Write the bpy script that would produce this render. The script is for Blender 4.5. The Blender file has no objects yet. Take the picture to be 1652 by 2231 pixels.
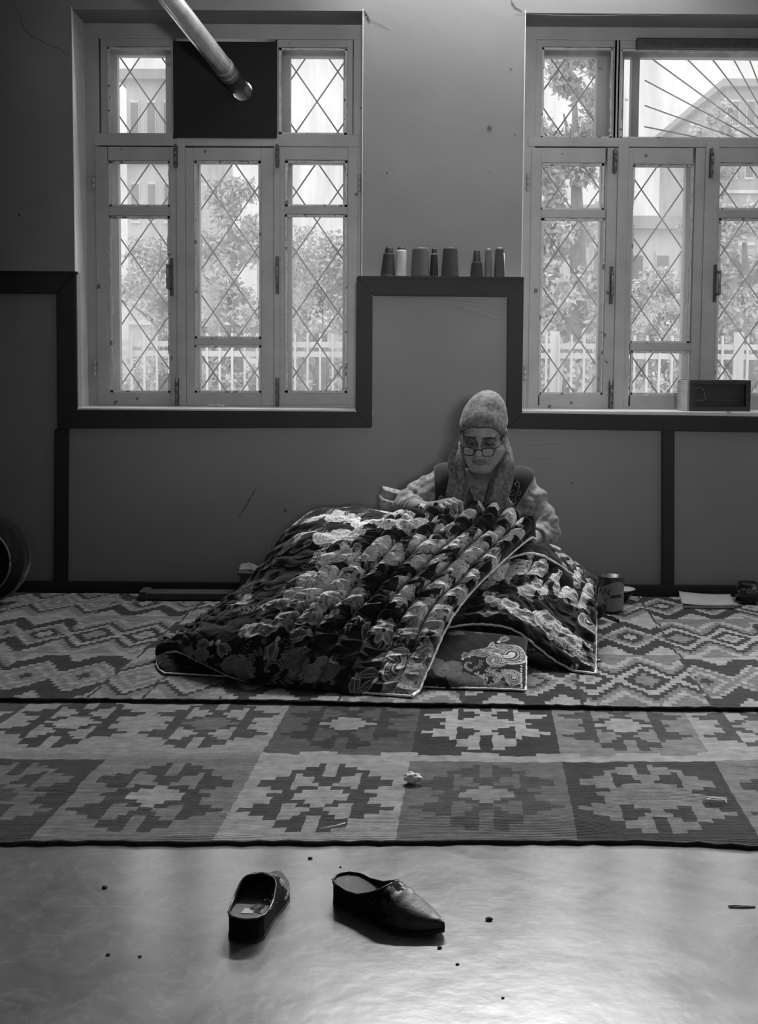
import bpy, bmesh, math, random
import numpy as np
from mathutils import Vector, Matrix
random.seed(7); rng = np.random.RandomState(7)
S = bpy.context.scene
COL = S.collection
# ---------------------------------------------------------------- camera
IMW, IMH = 1652.0, 2231.0
F = 2600.0; CX, CY = 826.0, 1003.0           # focal length and principal point (pixels of the 1652x2231 frame)
H = 1.0; PITCH = math.atan(197.0/F); ROLL = math.radians(0.35)
CAMR = Matrix.Rotation(math.pi/2-PITCH, 3, 'X') @ Matrix.Rotation(ROLL, 3, 'Z')
cd = bpy.data.cameras.new('camera'); cam = bpy.data.objects.new('camera', cd); COL.objects.link(cam)
cam.location = (0, 0, H); cam.rotation_euler = CAMR.to_euler()
cd.sensor_fit = 'AUTO'; cd.sensor_width = 36.0; cd.lens = F/IMH*36.0
cd.shift_y = -(IMH/2-CY)/IMH; cd.clip_start = .05; cd.clip_end = 400
S.camera = cam
# ---------------------------------------------------------------- sky and exposure
w = bpy.data.worlds.new('sky'); S.world = w; w.use_nodes = True
nt = w.node_tree; bg = nt.nodes['Background']
SKY = .98
# overcast sky (CIE): three times as bright overhead as at the horizon
tc = nt.nodes.new('ShaderNodeTexCoord'); sx = nt.nodes.new('ShaderNodeSeparateXYZ'); ma = nt.nodes.new('ShaderNodeMath'); mb = nt.nodes.new('ShaderNodeMath')
nt.links.new(tc.outputs['Generated'], sx.inputs[0]); ma.operation = 'MAXIMUM'; ma.inputs[1].default_value = 0.0; nt.links.new(sx.outputs['Z'], ma.inputs[0])
mb.operation = 'MULTIPLY_ADD'; mb.inputs[1].default_value = 2.0*SKY; mb.inputs[2].default_value = SKY; nt.links.new(ma.outputs[0], mb.inputs[0]); nt.links.new(mb.outputs[0], bg.inputs['Strength'])
bg.inputs['Color'].default_value = (1, 1, 1, 1)
S.view_settings.view_transform = 'Standard'; S.view_settings.look = 'None'
S.view_settings.gamma = 1.0; S.view_settings.use_curve_mapping = False
S.view_settings.exposure = 0.0
try:
    S.cycles.use_denoising = True; S.cycles.max_bounces = 10; S.cycles.diffuse_bounces = 6; S.cycles.transparent_max_bounces = 24
    S.cycles.caustics_reflective = False; S.cycles.caustics_refractive = False; S.cycles.sample_clamp_indirect = 6
except Exception: pass
def portal(name, loc, rot, sx_, sy_):
    l = bpy.data.lights.new(name, 'AREA'); l.shape = 'RECTANGLE'; l.size = sx_; l.size_y = sy_
    l.cycles.is_portal = True
    o = bpy.data.objects.new(name, l); COL.objects.link(o); o.location = loc; o.rotation_euler = rot
# added fill lights in unseen openings: third back-wall window, window behind the camera
HB = [(2.35, 3.55, .85, 2.5)]
HF = [(-.10, .66, 1.15, 2.15)]  # added unseen window, shaped to throw a soft pool on the back wall
def fill_light(loc, rot, sx_, sy_, power):
    l = bpy.data.lights.new('window_daylight', 'AREA'); l.shape = 'RECTANGLE'; l.size = sx_; l.size_y = sy_; l.energy = power
    o = bpy.data.objects.new('window_daylight', l); COL.objects.link(o); o.location = loc; o.rotation_euler = rot
PB, PF, PL = 290, 410, 170
for h in HB: fill_light(((h[0]+h[1])/2, 5.85, (h[2]+h[3])/2), (-math.pi/2, 0, 0), h[1]-h[0], h[3]-h[2], PB)
for h in HF: fill_light(((h[0]+h[1])/2, -6.6, 1.45), (math.pi/2, 0, 0), .8, .6, PF)
# added fill strip, unseen above the window wall, shining down and forward
lm = bpy.data.lights.new('strip_lamp', 'AREA'); lm.shape = 'RECTANGLE'; lm.size = 1.5; lm.size_y = .06; lm.energy = PL
lo_ = bpy.data.objects.new('strip_lamp', lm); COL.objects.link(lo_); lo_.location = (.55, 5.245, 2.85); lo_.rotation_euler = (-math.radians(75), 0, 0)
# ---------------------------------------------------------------- pixel -> place helpers
def ray(px, py):
    return CAMR @ Vector(((px-CX)/F, -(py-CY)/F, -1.0))
def P(px, py, Y):                        # point seen at (px,py) that stands at depth Y
    d = ray(px, py); t = Y/d.y
    return Vector((d.x*t, Y, H+d.z*t))
def G(px, py, z=0.0):                    # point seen at (px,py) that lies at height z
    d = ray(px, py); t = (z-H)/d.z
    return Vector((d.x*t, d.y*t, z))
def proj(v):                             # world -> pixel, numpy Nx3
    v = np.asarray(v, float)-np.array([0, 0, H]); R = np.array(CAMR)
    c = v@R
    return np.stack([CX+F*c[..., 0]/-c[..., 2], CY-F*c[..., 1]/-c[..., 2]], -1)
D = G(826, 1302).y                       # face of the wainscot
DU = D+.09                               # face of the upper wall
DW = D+.30                               # face of the window frames
# ---------------------------------------------------------------- objects, tags
def link(o, parent=None):
    COL.objects.link(o)
    if parent is not None: o.parent = parent
    return o
def tag(o, label=None, cat=None, group=None, kind=None):
    if label: o['label'] = label
    if cat: o['category'] = cat
    if group: o['group'] = group
    if kind: o['kind'] = kind
    return o
def empty(name, loc=(0, 0, 0), parent=None, rz=0.0):
    o = bpy.data.objects.new(name, None); o.empty_display_size = .05
    o.location = loc; o.rotation_euler = (0, 0, rz)
    return link(o, parent)
def obj(name, bm, m=None, parent=None, smooth=False, world=True):
    """bm (world coordinates) -> one mesh object; under a parent Empty the mesh is moved into its frame."""
    me = bpy.data.meshes.new(name)
    if isinstance(bm, bmesh.types.BMesh):
        bm.to_mesh(me); bm.free()
    else: me.from_pydata([tuple(v) for v in bm[0]], [], [tuple(f) for f in bm[1]])
    if smooth: me.polygons.foreach_set('use_smooth', [True]*len(me.polygons))
    if m is not None:
        for k in (m if isinstance(m, (list, tuple)) else [m]): me.materials.append(k)
    o = bpy.data.objects.new(name, me); link(o)
    if parent is not None:
        if world: me.transform(wmat(parent).inverted())
        o.parent = parent
    me.update()
    return o
def wmat(o):
    m = Matrix.LocRotScale(o.location, o.rotation_euler, o.scale)
    return wmat(o.parent) @ m if o.parent is not None else m
def copy_tree(o, parent=None):
    c = o.copy(); COL.objects.link(c); c.parent = parent
    for ch in [x for x in bpy.data.objects if x.parent == o]: copy_tree(ch, c)
    return c
# ---------------------------------------------------------------- mesh builders
def box(bm, x0, x1, y0, y1, z0, z1, bev=0.0):
    r = bmesh.ops.create_cube(bm, size=1.0)
    for v in r['verts']:
        v.co = Vector((x0+(v.co.x+.5)*(x1-x0), y0+(v.co.y+.5)*(y1-y0), z0+(v.co.z+.5)*(z1-z0)))
    if bev > 0:
        es = list({e for v in r['verts'] for e in v.link_edges})
        bmesh.ops.bevel(bm, geom=es, offset=bev, segments=2, affect='EDGES', profile=.6)
    return r['verts']
def boxo(name, b, m, parent=None, bev=.003):
    bm = bmesh.new(); box(bm, *b, bev=bev); return obj(name, bm, m, parent)
def tube(bm, pts, r, n=8, cap=True):
    pts = [Vector(p) for p in pts]; rs = r if isinstance(r, (list, tuple)) else [r]*len(pts)
    rings = []; up = None
    for i, p in enumerate(pts):
        t = (pts[min(i+1, len(pts)-1)]-pts[max(i-1, 0)]).normalized()
        if up is None:
            up = Vector((0, 0, 1)) if abs(t.z) < .9 else Vector((1, 0, 0))
        a = t.cross(up).normalized(); b = a.cross(t).normalized(); up = b
        rings.append([bm.verts.new(p+(a*math.cos(2*math.pi*k/n)+b*math.sin(2*math.pi*k/n))*rs[i]) for k in range(n)])
    for i in range(len(rings)-1):
        for k in range(n):
            bm.faces.new((rings[i][k], rings[i][(k+1) % n], rings[i+1][(k+1) % n], rings[i+1][k]))
    if cap:
        bm.faces.new(rings[0][::-1]); bm.faces.new(rings[-1])
def tubeo(name, pts, r, m, parent=None, n=8):
    bm = bmesh.new(); tube(bm, pts, r, n); bmesh.ops.recalc_face_normals(bm, faces=bm.faces); return obj(name, bm, m, parent, smooth=True)
def lathe(bm, prof, c, n=24, axis='Z'):
    rings = []
    for r, z in prof:
        if r < 1e-6: rings.append([bm.verts.new(Vector(c)+Vector((0, 0, z)))])
        else: rings.append([bm.verts.new(Vector(c)+Vector((r*math.cos(2*math.pi*k/n), r*math.sin(2*math.pi*k/n), z))) for k in range(n)])
    for a, b in zip(rings[:-1], rings[1:]):
        if len(a) == 1 and len(b) == 1: continue
        for k in range(n):
            k2 = (k+1) % n
            if len(a) == 1: bm.faces.new((a[0], b[k2], b[k]))
            elif len(b) == 1: bm.faces.new((a[k], a[k2], b[0]))
            else: bm.faces.new((a[k], a[k2], b[k2], b[k]))
    bmesh.ops.recalc_face_normals(bm, faces=bm.faces)
def latheo(name, prof, c, m, parent=None, n=24):
    bm = bmesh.new(); lathe(bm, prof, c, n); return obj(name, bm, m, parent, smooth=True)
def poly_prism(bm, pts, d):               # pts: list of Vector (planar outline); extruded by vector d
    a = [bm.verts.new(p) for p in pts]; b = [bm.verts.new(Vector(p)+Vector(d)) for p in pts]
    bm.faces.new(a); bm.faces.new(b[::-1]); n = len(a)
    for i in range(n): bm.faces.new((a[i], b[i], b[(i+1) % n], a[(i+1) % n]))
    bmesh.ops.recalc_face_normals(bm, faces=bm.faces)
def vnoise(x, y, seed=0):
    """cheap smooth value noise on arrays"""
    x = np.asarray(x, float); y = np.asarray(y, float); xi, yi = np.floor(x).astype(int), np.floor(y).astype(int); fx, fy = x-xi, y-yi
    fx, fy = fx*fx*(3-2*fx), fy*fy*(3-2*fy)
    h = lambda i, j: (((i*374761393+j*668265263+seed*974711) & 0x7fffffff)*1103515245+12345 >> 8 & 0xffff)/65535.0
    return (h(xi, yi)*(1-fx)+h(xi+1, yi)*fx)*(1-fy)+(h(xi, yi+1)*(1-fx)+h(xi+1, yi+1)*fx)*fy
def cr(ctrl, t):
    """Catmull-Rom through ctrl (n,...) at parameters t in 0..1"""
    c = np.asarray(ctrl, float); n = len(c)-1; x = np.clip(t*n, 0, n-1e-9); i = x.astype(int); f = (x-i).reshape((-1,)+(1,)*(c.ndim-1))
    g = lambda k: c[np.clip(k, 0, n)]
    p0, p1, p2, p3 = g(i-1), g(i), g(i+1), g(i+2)
    p0 = np.where((i-1 < 0).reshape(f.shape), 2*p1-p2, p0); p3 = np.where((i+2 > n).reshape(f.shape), 2*p2-p1, p3)
    return .5*((2*p1)+(-p0+p2)*f+(2*p0-5*p1+4*p2-p3)*f*f+(-p0+3*p1-3*p2+p3)*f**3)
# ---------------------------------------------------------------- materials
def mat(name, g, rough=.6, var=0.0, vs=6.0, bump=0.0, bs=40.0, metal=0.0, sheen=0.0, spec=.5, chips=0.0, chipcol=.05, cscale=25.0, attr=None, coord='Object', stretch=None, g2=None, bdist=.004, det=4.0):
    m = bpy.data.materials.new(name); m.use_nodes = True; t = m.node_tree; b = t.nodes['Principled BSDF']
    N = t.nodes.new; L = t.links.new
    b.inputs['Base Color'].default_value = (g, g, g, 1); b.inputs['Roughness'].default_value = rough
    b.inputs['Metallic'].default_value = metal; b.inputs['Specular IOR Level'].default_value = spec
    if sheen: b.inputs['Sheen Weight'].default_value = sheen; b.inputs['Sheen Roughness'].default_value = .4
    c = N('ShaderNodeTexCoord'); src = c.outputs[coord]
    if stretch:
        mp = N('ShaderNodeMapping'); mp.inputs['Scale'].default_value = stretch; L(src, mp.inputs[0]); src = mp.outputs[0]
    colr = None
    if attr:
        a = N('ShaderNodeAttribute'); a.attribute_name = attr; colr = a.outputs['Color']
    if var or g2 is not None:
        n = N('ShaderNodeTexNoise'); n.inputs['Scale'].default_value = vs; n.inputs['Detail'].default_value = det+2; L(src, n.inputs['Vector'])
        r = N('ShaderNodeValToRGB'); lo = g*(1-var); hi = g2 if g2 is not None else g*(1+var)
        r.color_ramp.elements[0].position = .3; r.color_ramp.elements[1].position = .7
        if attr: lo, hi = 1-var, 1+var
        r.color_ramp.elements[0].color = (lo, lo, lo, 1); r.color_ramp.elements[1].color = (hi, hi, hi, 1); L(n.outputs['Fac'], r.inputs[0])
        if colr is not None:
            mx = N('ShaderNodeMix'); mx.data_type = 'RGBA'; mx.blend_type = 'MULTIPLY'; mx.inputs[0].default_value = 1.0
            L(colr, mx.inputs[6]); L(r.outputs[0], mx.inputs[7]); colr = mx.outputs[2]
        else: colr = r.outputs[0]
    if chips:
        n = N('ShaderNodeTexNoise'); n.inputs['Scale'].default_value = cscale; n.inputs['Detail'].default_value = 6; L(src, n.inputs['Vector'])
        r = N('ShaderNodeValToRGB'); r.color_ramp.elements[0].position = chips; r.color_ramp.elements[1].position = chips+.02
        L(n.outputs['Fac'], r.inputs[0])
        mx = N('ShaderNodeMix'); mx.data_type = 'RGBA'; L(r.outputs[0], mx.inputs[0])
        mx.inputs[6].default_value = (g, g, g, 1); mx.inputs[7].default_value = (chipcol,)*3+(1,)
        if colr is not None: L(colr, mx.inputs[6])
        colr = mx.outputs[2]
    if colr is not None: L(colr, b.inputs['Base Color'])
    if bump:
        n = N('ShaderNodeTexNoise'); n.inputs['Scale'].default_value = bs; n.inputs['Detail'].default_value = det; L(src, n.inputs['Vector'])
        bp = N('ShaderNodeBump'); bp.inputs['Strength'].default_value = bump; bp.inputs['Distance'].default_value = bdist
        L(n.outputs['Fac'], bp.inputs['Height']); L(bp.outputs[0], b.inputs['Normal'])
    return m
# ================================================================= MATERIALS OF THE ROOM
M_wall = mat('wall_plaster', .23, .75, .10, 2.2, bump=.12, bs=5, bdist=.01)
M_wall2 = mat('far_wall_plaster', .22, .85, .1, 2)
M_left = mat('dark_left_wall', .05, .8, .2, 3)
M_reveal = mat('whitewashed_reveal', .62, .85, .12, 5, bump=.3, bs=9, bdist=.015)
M_wains = mat('panel_cloth', .25, .8, .10, 1.6, bump=.15, bs=7, bdist=.02)
M_dark = mat('dark_trim_paint', .011, .65, .3, 9, bump=.15, bs=30, stretch=(1, 1, 1))
M_ceil = mat('ceiling_plaster', .22, .9)
M_frame = mat('window_paint', .36, .5, .12, 7, bump=.3, bs=22, chips=.69, chipcol=.09, cscale=16)
M_putty = mat('putty', .62, .8, .2, 30, bump=.6, bs=60, chips=.62, chipcol=.2, cscale=30)
M_sill = mat('sill_paint', .6, .5, .1, 10, chips=.67, chipcol=.15, cscale=14)
M_iron = mat('dark_iron', .06, .5, .3, 40, metal=.3)
M_steel = mat('worn_steel', .22, .45, .4, 50, metal=.5)
M_rod = mat('grille_rod', .05, .6)
M_mark = mat('crack_dark', .10, .9)
# floor: worn painted boards of hardboard, satin, mottled and scratched
def floor_mat():
    m = bpy.data.materials.new('painted_floor'); m.use_nodes = True; t = m.node_tree; b = t.nodes['Principled BSDF']; N = t.nodes.new; L = t.links.new
    c = N('ShaderNodeTexCoord')
    n1 = N('ShaderNodeTexNoise'); n1.inputs['Scale'].default_value = 5; n1.inputs['Detail'].default_value = 8; n1.inputs['Roughness'].default_value = .65; n1.inputs['Distortion'].default_value = 1.2; L(c.outputs['Object'], n1.inputs['Vector'])
    r1 = N('ShaderNodeValToRGB'); r1.color_ramp.elements[0].position = .35; r1.color_ramp.elements[1].position = .72
    r1.color_ramp.elements[0].color = (.09,)*3+(1,); r1.color_ramp.elements[1].color = (.165,)*3+(1,); L(n1.outputs['Fac'], r1.inputs[0])
    # worn pale islands with crackled rims
    n2 = N('ShaderNodeTexNoise'); n2.inputs['Scale'].default_value = 13; n2.inputs['Detail'].default_value = 5; n2.inputs['Distortion'].default_value = .8; L(c.outputs['Object'], n2.inputs['Vector'])
    r2 = N('ShaderNodeValToRGB'); r2.color_ramp.elements[0].position = .50; r2.color_ramp.elements[1].position = .535; r2.color_ramp.elements.new(.57)
    for e, v in zip(r2.color_ramp.elements, (0, 1, .0)): e.color = (v, v, v, 1)
    L(n2.outputs['Fac'], r2.inputs[0])
    mx = N('ShaderNodeMix'); mx.data_type = 'RGBA'; mu = N('ShaderNodeMath'); mu.operation = 'MULTIPLY'; mu.inputs[1].default_value = .11
    L(r2.outputs[0], mu.inputs[0]); L(mu.outputs[0], mx.inputs[0]); L(r1.outputs[0], mx.inputs[6]); mx.inputs[7].default_value = (.45, .45, .45, 1)
    # scratches: very stretched noise
    cur = mx.outputs[2]
    for rot, sc in ((.5, (3, 90, 1)), (-.9, (2.5, 110, 1)), (1.9, (4, 80, 1))):
        mp = N('ShaderNodeMapping'); mp.inputs['Rotation'].default_value = (0, 0, rot); mp.inputs['Scale'].default_value = sc; L(c.outputs['Object'], mp.inputs[0])
        n = N('ShaderNodeTexNoise'); n.inputs['Scale'].default_value = 1.0; n.inputs['Detail'].default_value = 3; L(mp.outputs[0], n.inputs['Vector'])
        r = N('ShaderNodeValToRGB'); r.color_ramp.elements[0].position = .70; r.color_ramp.elements[1].position = .76; L(n.outputs['Fac'], r.inputs[0])
        mu = N('ShaderNodeMath'); mu.operation = 'MULTIPLY'; mu.inputs[1].default_value = .4; L(r.outputs[0], mu.inputs[0])
        mx = N('ShaderNodeMix'); mx.data_type = 'RGBA'; L(mu.outputs[0], mx.inputs[0]); L(cur, mx.inputs[6]); mx.inputs[7].default_value = (.42, .42, .42, 1); cur = mx.outputs[2]
    L(cur, b.inputs['Base Color'])
    rr = N('ShaderNodeMapRange'); rr.inputs[3].default_value = .22; rr.inputs[4].default_value = .4; L(n1.outputs['Fac'], rr.inputs[0]); L(rr.outputs[0], b.inputs['Roughness'])
    nb = N('ShaderNodeTexNoise'); nb.inputs['Scale'].default_value = 18; nb.inputs['Detail'].default_value = 6; L(c.outputs['Object'], nb.inputs['Vector'])
    bp = N('ShaderNodeBump'); bp.inputs['Strength'].default_value = .12; bp.inputs['Distance'].default_value = .01; L(nb.outputs['Fac'], bp.inputs['Height']); L(bp.outputs[0], b.inputs['Normal'])
    b.inputs['Specular IOR Level'].default_value = .5; b.inputs['IOR'].default_value = 1.6; b.inputs['Coat Weight'].default_value = 1.0; b.inputs['Coat Roughness'].default_value = .16; b.inputs['Coat IOR'].default_value = 1.6
    return m
M_floor = floor_mat()
def glass_mat():
    m = bpy.data.materials.new('dusty_glass'); m.use_nodes = True; t = m.node_tree; N = t.nodes.new; L = t.links.new
    t.nodes.remove(t.nodes['Principled BSDF']); out = t.nodes['Material Output']
    tr = N('ShaderNodeBsdfTransparent'); tl = N('ShaderNodeBsdfTranslucent'); gl = N('ShaderNodeBsdfGlossy'); gl.inputs['Roughness'].default_value = .03
    tl.inputs['Color'].default_value = (.9, .9, .9, 1)
    c = N('ShaderNodeTexCoord'); mp = N('ShaderNodeMapping'); mp.inputs['Scale'].default_value = (6, 6, 1.2); L(c.outputs['Object'], mp.inputs[0])
    n = N('ShaderNodeTexNoise'); n.inputs['Scale'].default_value = 2.0; n.inputs['Detail'].default_value = 8; L(mp.outputs[0], n.inputs['Vector'])
    r = N('ShaderNodeMapRange'); r.inputs[1].default_value = .3; r.inputs[2].default_value = .75; r.inputs[3].default_value = .12; r.inputs[4].default_value = .34; L(n.outputs['Fac'], r.inputs[0])
    m1 = N('ShaderNodeMixShader'); L(r.outputs[0], m1.inputs[0]); L(tr.outputs[0], m1.inputs[1]); L(tl.outputs[0], m1.inputs[2])
    fr = N('ShaderNodeFresnel'); fr.inputs[0].default_value = 1.45
    m2 = N('ShaderNodeMixShader'); L(fr.outputs[0], m2.inputs[0]); L(m1.outputs[0], m2.inputs[1]); L(gl.outputs[0], m2.inputs[2])
    L(m2.outputs[0], out.inputs['Surface']); return m
M_glass = glass_mat()
# ================================================================= ROOM SHELL
XL, XR, YB, ZC = -2.7, 4.0, -2.6, 3.15
SILL = P(470, 890, D).z
O1 = (P(160, 400, DU).x, P(790, 400, DU).x); O2 = (P(1139, 400, DU).x, 1.97); ZT = P(470, 22, DU).z
def struct(name, bm, m, parent=None):
    o = obj(name, bm, m, parent)
    if parent is None: o['kind'] = 'structure'
    return o
bm = bmesh.new(); box(bm, XL-.2, XR+.2, YB-.2, DU+.55, -.25, 0); struct('floor', bm, M_floor)
bm = bmesh.new(); box(bm, XL-.2, XR+.2, YB-.2, DU+.55, ZC, ZC+.2); struct('ceiling', bm, M_ceil)
bm = bmesh.new(); YO = DU+.5
for b in ((XL, O1[0], 0, ZC), (O1[1], O2[0], 0, ZC), (O2[1], HB[0][0], 0, ZC), (HB[0][1], XR, 0, ZC), (HB[0][0], HB[0][1], 0, HB[0][2]), (HB[0][0], HB[0][1], HB[0][3], ZC), (O1[0], O1[1], 0, SILL-.03), (O1[0], O1[1], ZT, ZC), (O2[0], O2[1], 0, SILL-.03), (O2[0], O2[1], ZT-.004, ZC)):
    box(bm, b[0], b[1], DU, YO, b[2], b[3])
wall = struct('wall_back', bm, M_wall)
LZ = P(60, 590, D).z; PZ = P(960, 602, D).z
PX0, PX1 = P(788, 750, D).x, P(1138, 750, D).x; LX = P(163, 750, D).x
for b in ((XL, LX, 0, LZ), (LX, PX0, 0, SILL-.025), (PX0, PX1, 0, PZ), (PX1, XR, 0, SILL-.03)):
    boxo('wainscot_panel', (b[0], b[1], D, DU+.02, b[2], b[3]), M_wains, wall, 0)
bm = bmesh.new(); box(bm, XL-.2, XL, YB, DU+.5, 0, ZC); struct('wall_left', bm, M_left)
# right wall and the wall behind the camera, the latter pierced for the added fill light
def pierced(name, along, c0, c1, a0, a1, holes):
    bm = bmesh.new(); a = a0
    def put(p, q, z0, z1):
        if along == 'y': box(bm, c0, c1, p, q, z0, z1)
        else: box(bm, p, q, c0, c1, z0, z1)
    for h0, h1, z0, z1 in holes:
        put(a, h0, 0, ZC); put(h0, h1, 0, z0); put(h0, h1, z1, ZC); a = h1
    put(a, a1, 0, ZC)
    return struct(name, bm, M_wall2)
bm = bmesh.new(); box(bm, XR, XR+.3, YB, DU+.5, 0, ZC); struct('wall_right', bm, M_wall2)
pierced('wall_front', 'x', YB-.3, YB, XL-.2, XR+.3, HF)
for o in (O1, O2): portal('portal', ((o[0]+o[1])/2, YO+.02, (SILL+ZT)/2), (-math.pi/2, 0, 0), o[1]-o[0], ZT-SILL)
# dark boards framing the dado
tn = [0]
def trim(px, thick=.024, yy=None, name=None):
    y1 = D if yy is None else yy; bm = bmesh.new()
    poly_prism(bm, [P(x, y, y1-thick) for x, y in px], (0, thick+.001, 0))
    bmesh.ops.bevel(bm, geom=[e for e in bm.edges], offset=.004, segments=2, affect='EDGES')
    tn[0] += 1; struct(name or 'trim_%d' % tn[0], bm, M_dark)
trim([(-330, 588), (165, 592), (124, 640), (-330, 636)])
trim([(165, 592), (168, 893), (124, 934), (122, 640)])
trim([(168, 893), (775, 897), (811, 932), (124, 934)])
trim([(777, 602), (812, 644), (811, 932), (775, 897)])
trim([(777, 602), (1142, 604), (1106, 647), (812, 644)])
trim([(1142, 604), (1106, 647), (1104, 934), (1138, 900)])
trim([(1138, 900), (2150, 915), (2150, 950), (1104, 934)])
trim([(1443, 936), (1471, 937), (1470, 1284), (1443, 1283)], .018)
trim([(118, 934), (149, 934), (147, 1268), (116, 1268)], .018)
for a, b, c, d in ((-330, 1143, 591, 604), ):
    pass
bm = bmesh.new(); z0, z1 = G(826, 1302).z, P(1400, 1280, D).z
box(bm, XL, XR, D-.03, D, 0, P(900, 1270, D).z, .004); struct('baseboard_back', bm, M_dark)
# sagging creases in the cloth of the panel between the windows
def crease(px, wd, h):
    c = cr([tuple(P(x, y, D)) for x, y in px], np.linspace(0, 1, 40)); bm = bmesh.new(); rows = []
    for i, p in enumerate(c):
        e = math.sin(math.pi*(i+.3)/40.3)**.6; t = Vector(c[min(i+1, 39)]-c[max(i-1, 0)]).normalized(); nv = Vector((-t.z, 0, t.x))
        rows.append([bm.verts.new(Vector(p)+nv*wd*(k/6-.5)*e+Vector((0, -h*e*math.exp(-((k/6-.62)/.2)**2)+.0004*(k in (0, 6)), 0))) for k in range(7)])
    for a, b in zip(rows[:-1], rows[1:]):
        for k in range(6): bm.faces.new((a[k], a[k+1], b[k+1], b[k]))
    obj('panel_crease', bm, M_wains, wall, True)
# thin cap mouldings on the ledges
for px in ([(777, 601), (1143, 603), (1143, 609), (777, 608)], [(-330, 587), (168, 591), (168, 597), (-330, 593)]):
    trim(px, .032)
# cracks and knocks in the plaster
def crack(px, wd=.004, yy=DU):
    bm = bmesh.new(); pts = []
    for (a, b), (c, d) in zip(px[:-1], px[1:]):
        for k in range(5):
            s = k/5; pts.append(P(a+(c-a)*s+random.uniform(-1.2, 1.2), b+(d-b)*s+random.uniform(-1.2, 1.2), yy-.0008))
    pts.append(P(px[-1][0], px[-1][1], yy-.0008))
    n = len(pts)
    for i in range(n-1):
        w0, w1 = wd*(.35+.65*math.sin(math.pi*(i+.5)/n))*random.uniform(.5, 1.2), wd*(.35+.65*math.sin(math.pi*(i+1)/n))
        dv = (pts[i+1]-pts[i]).normalized(); nv = Vector((-dv.z, 0, dv.x))
        vs = [bm.verts.new(p) for p in (pts[i]-nv*w0/2, pts[i+1]-nv*w1/2, pts[i+1]+nv*w1/2, pts[i]+nv*w0/2)]; bm.faces.new(vs)
    obj('plaster_crack', bm, M_mark, wall)
crack([(20, 0), (42, 28), (50, 62), (78, 84), (100, 95), (130, 106), (150, 122)])
crack([(793, 22), (800, 36), (806, 48)], .014); crack([(800, 40), (850, 66)], .003)
crack([(1114, 0), (1118, 12), (1138, 26)], .008)
crack([(1120, 30), (1300, 34), (1460, 32)], .003)
crack([(560, 1060), (548, 1080), (520, 1128)], .006, D)
crack([(1150, 971), (1186, 969), (1232, 967)], .0016, D); crack([(1152, 1001), (1184, 1000), (1215, 998)], .0014, D)
for x, y, r, yy in ((1066, 279, .011, DU), (843, 377, .005, DU), (1068, 375, .004, DU), (1113, 150, .004, DU), (1122, 293, .004, DU), (42, 468, .008, DU), (622, 1112, .008, D), (1246, 1053, .006, D)):
    bm = bmesh.new(); c = P(x, y, yy-.001)
    poly_prism(bm, [c+Vector((r*math.cos(a)*random.uniform(.6, 1.2), 0, r*math.sin(a)*random.uniform(.7, 1.3))) for a in [k*math.pi/4 for k in range(8)]], (0, .001, 0))
    obj('plaster_chip', bm, M_mark, wall)
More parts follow.
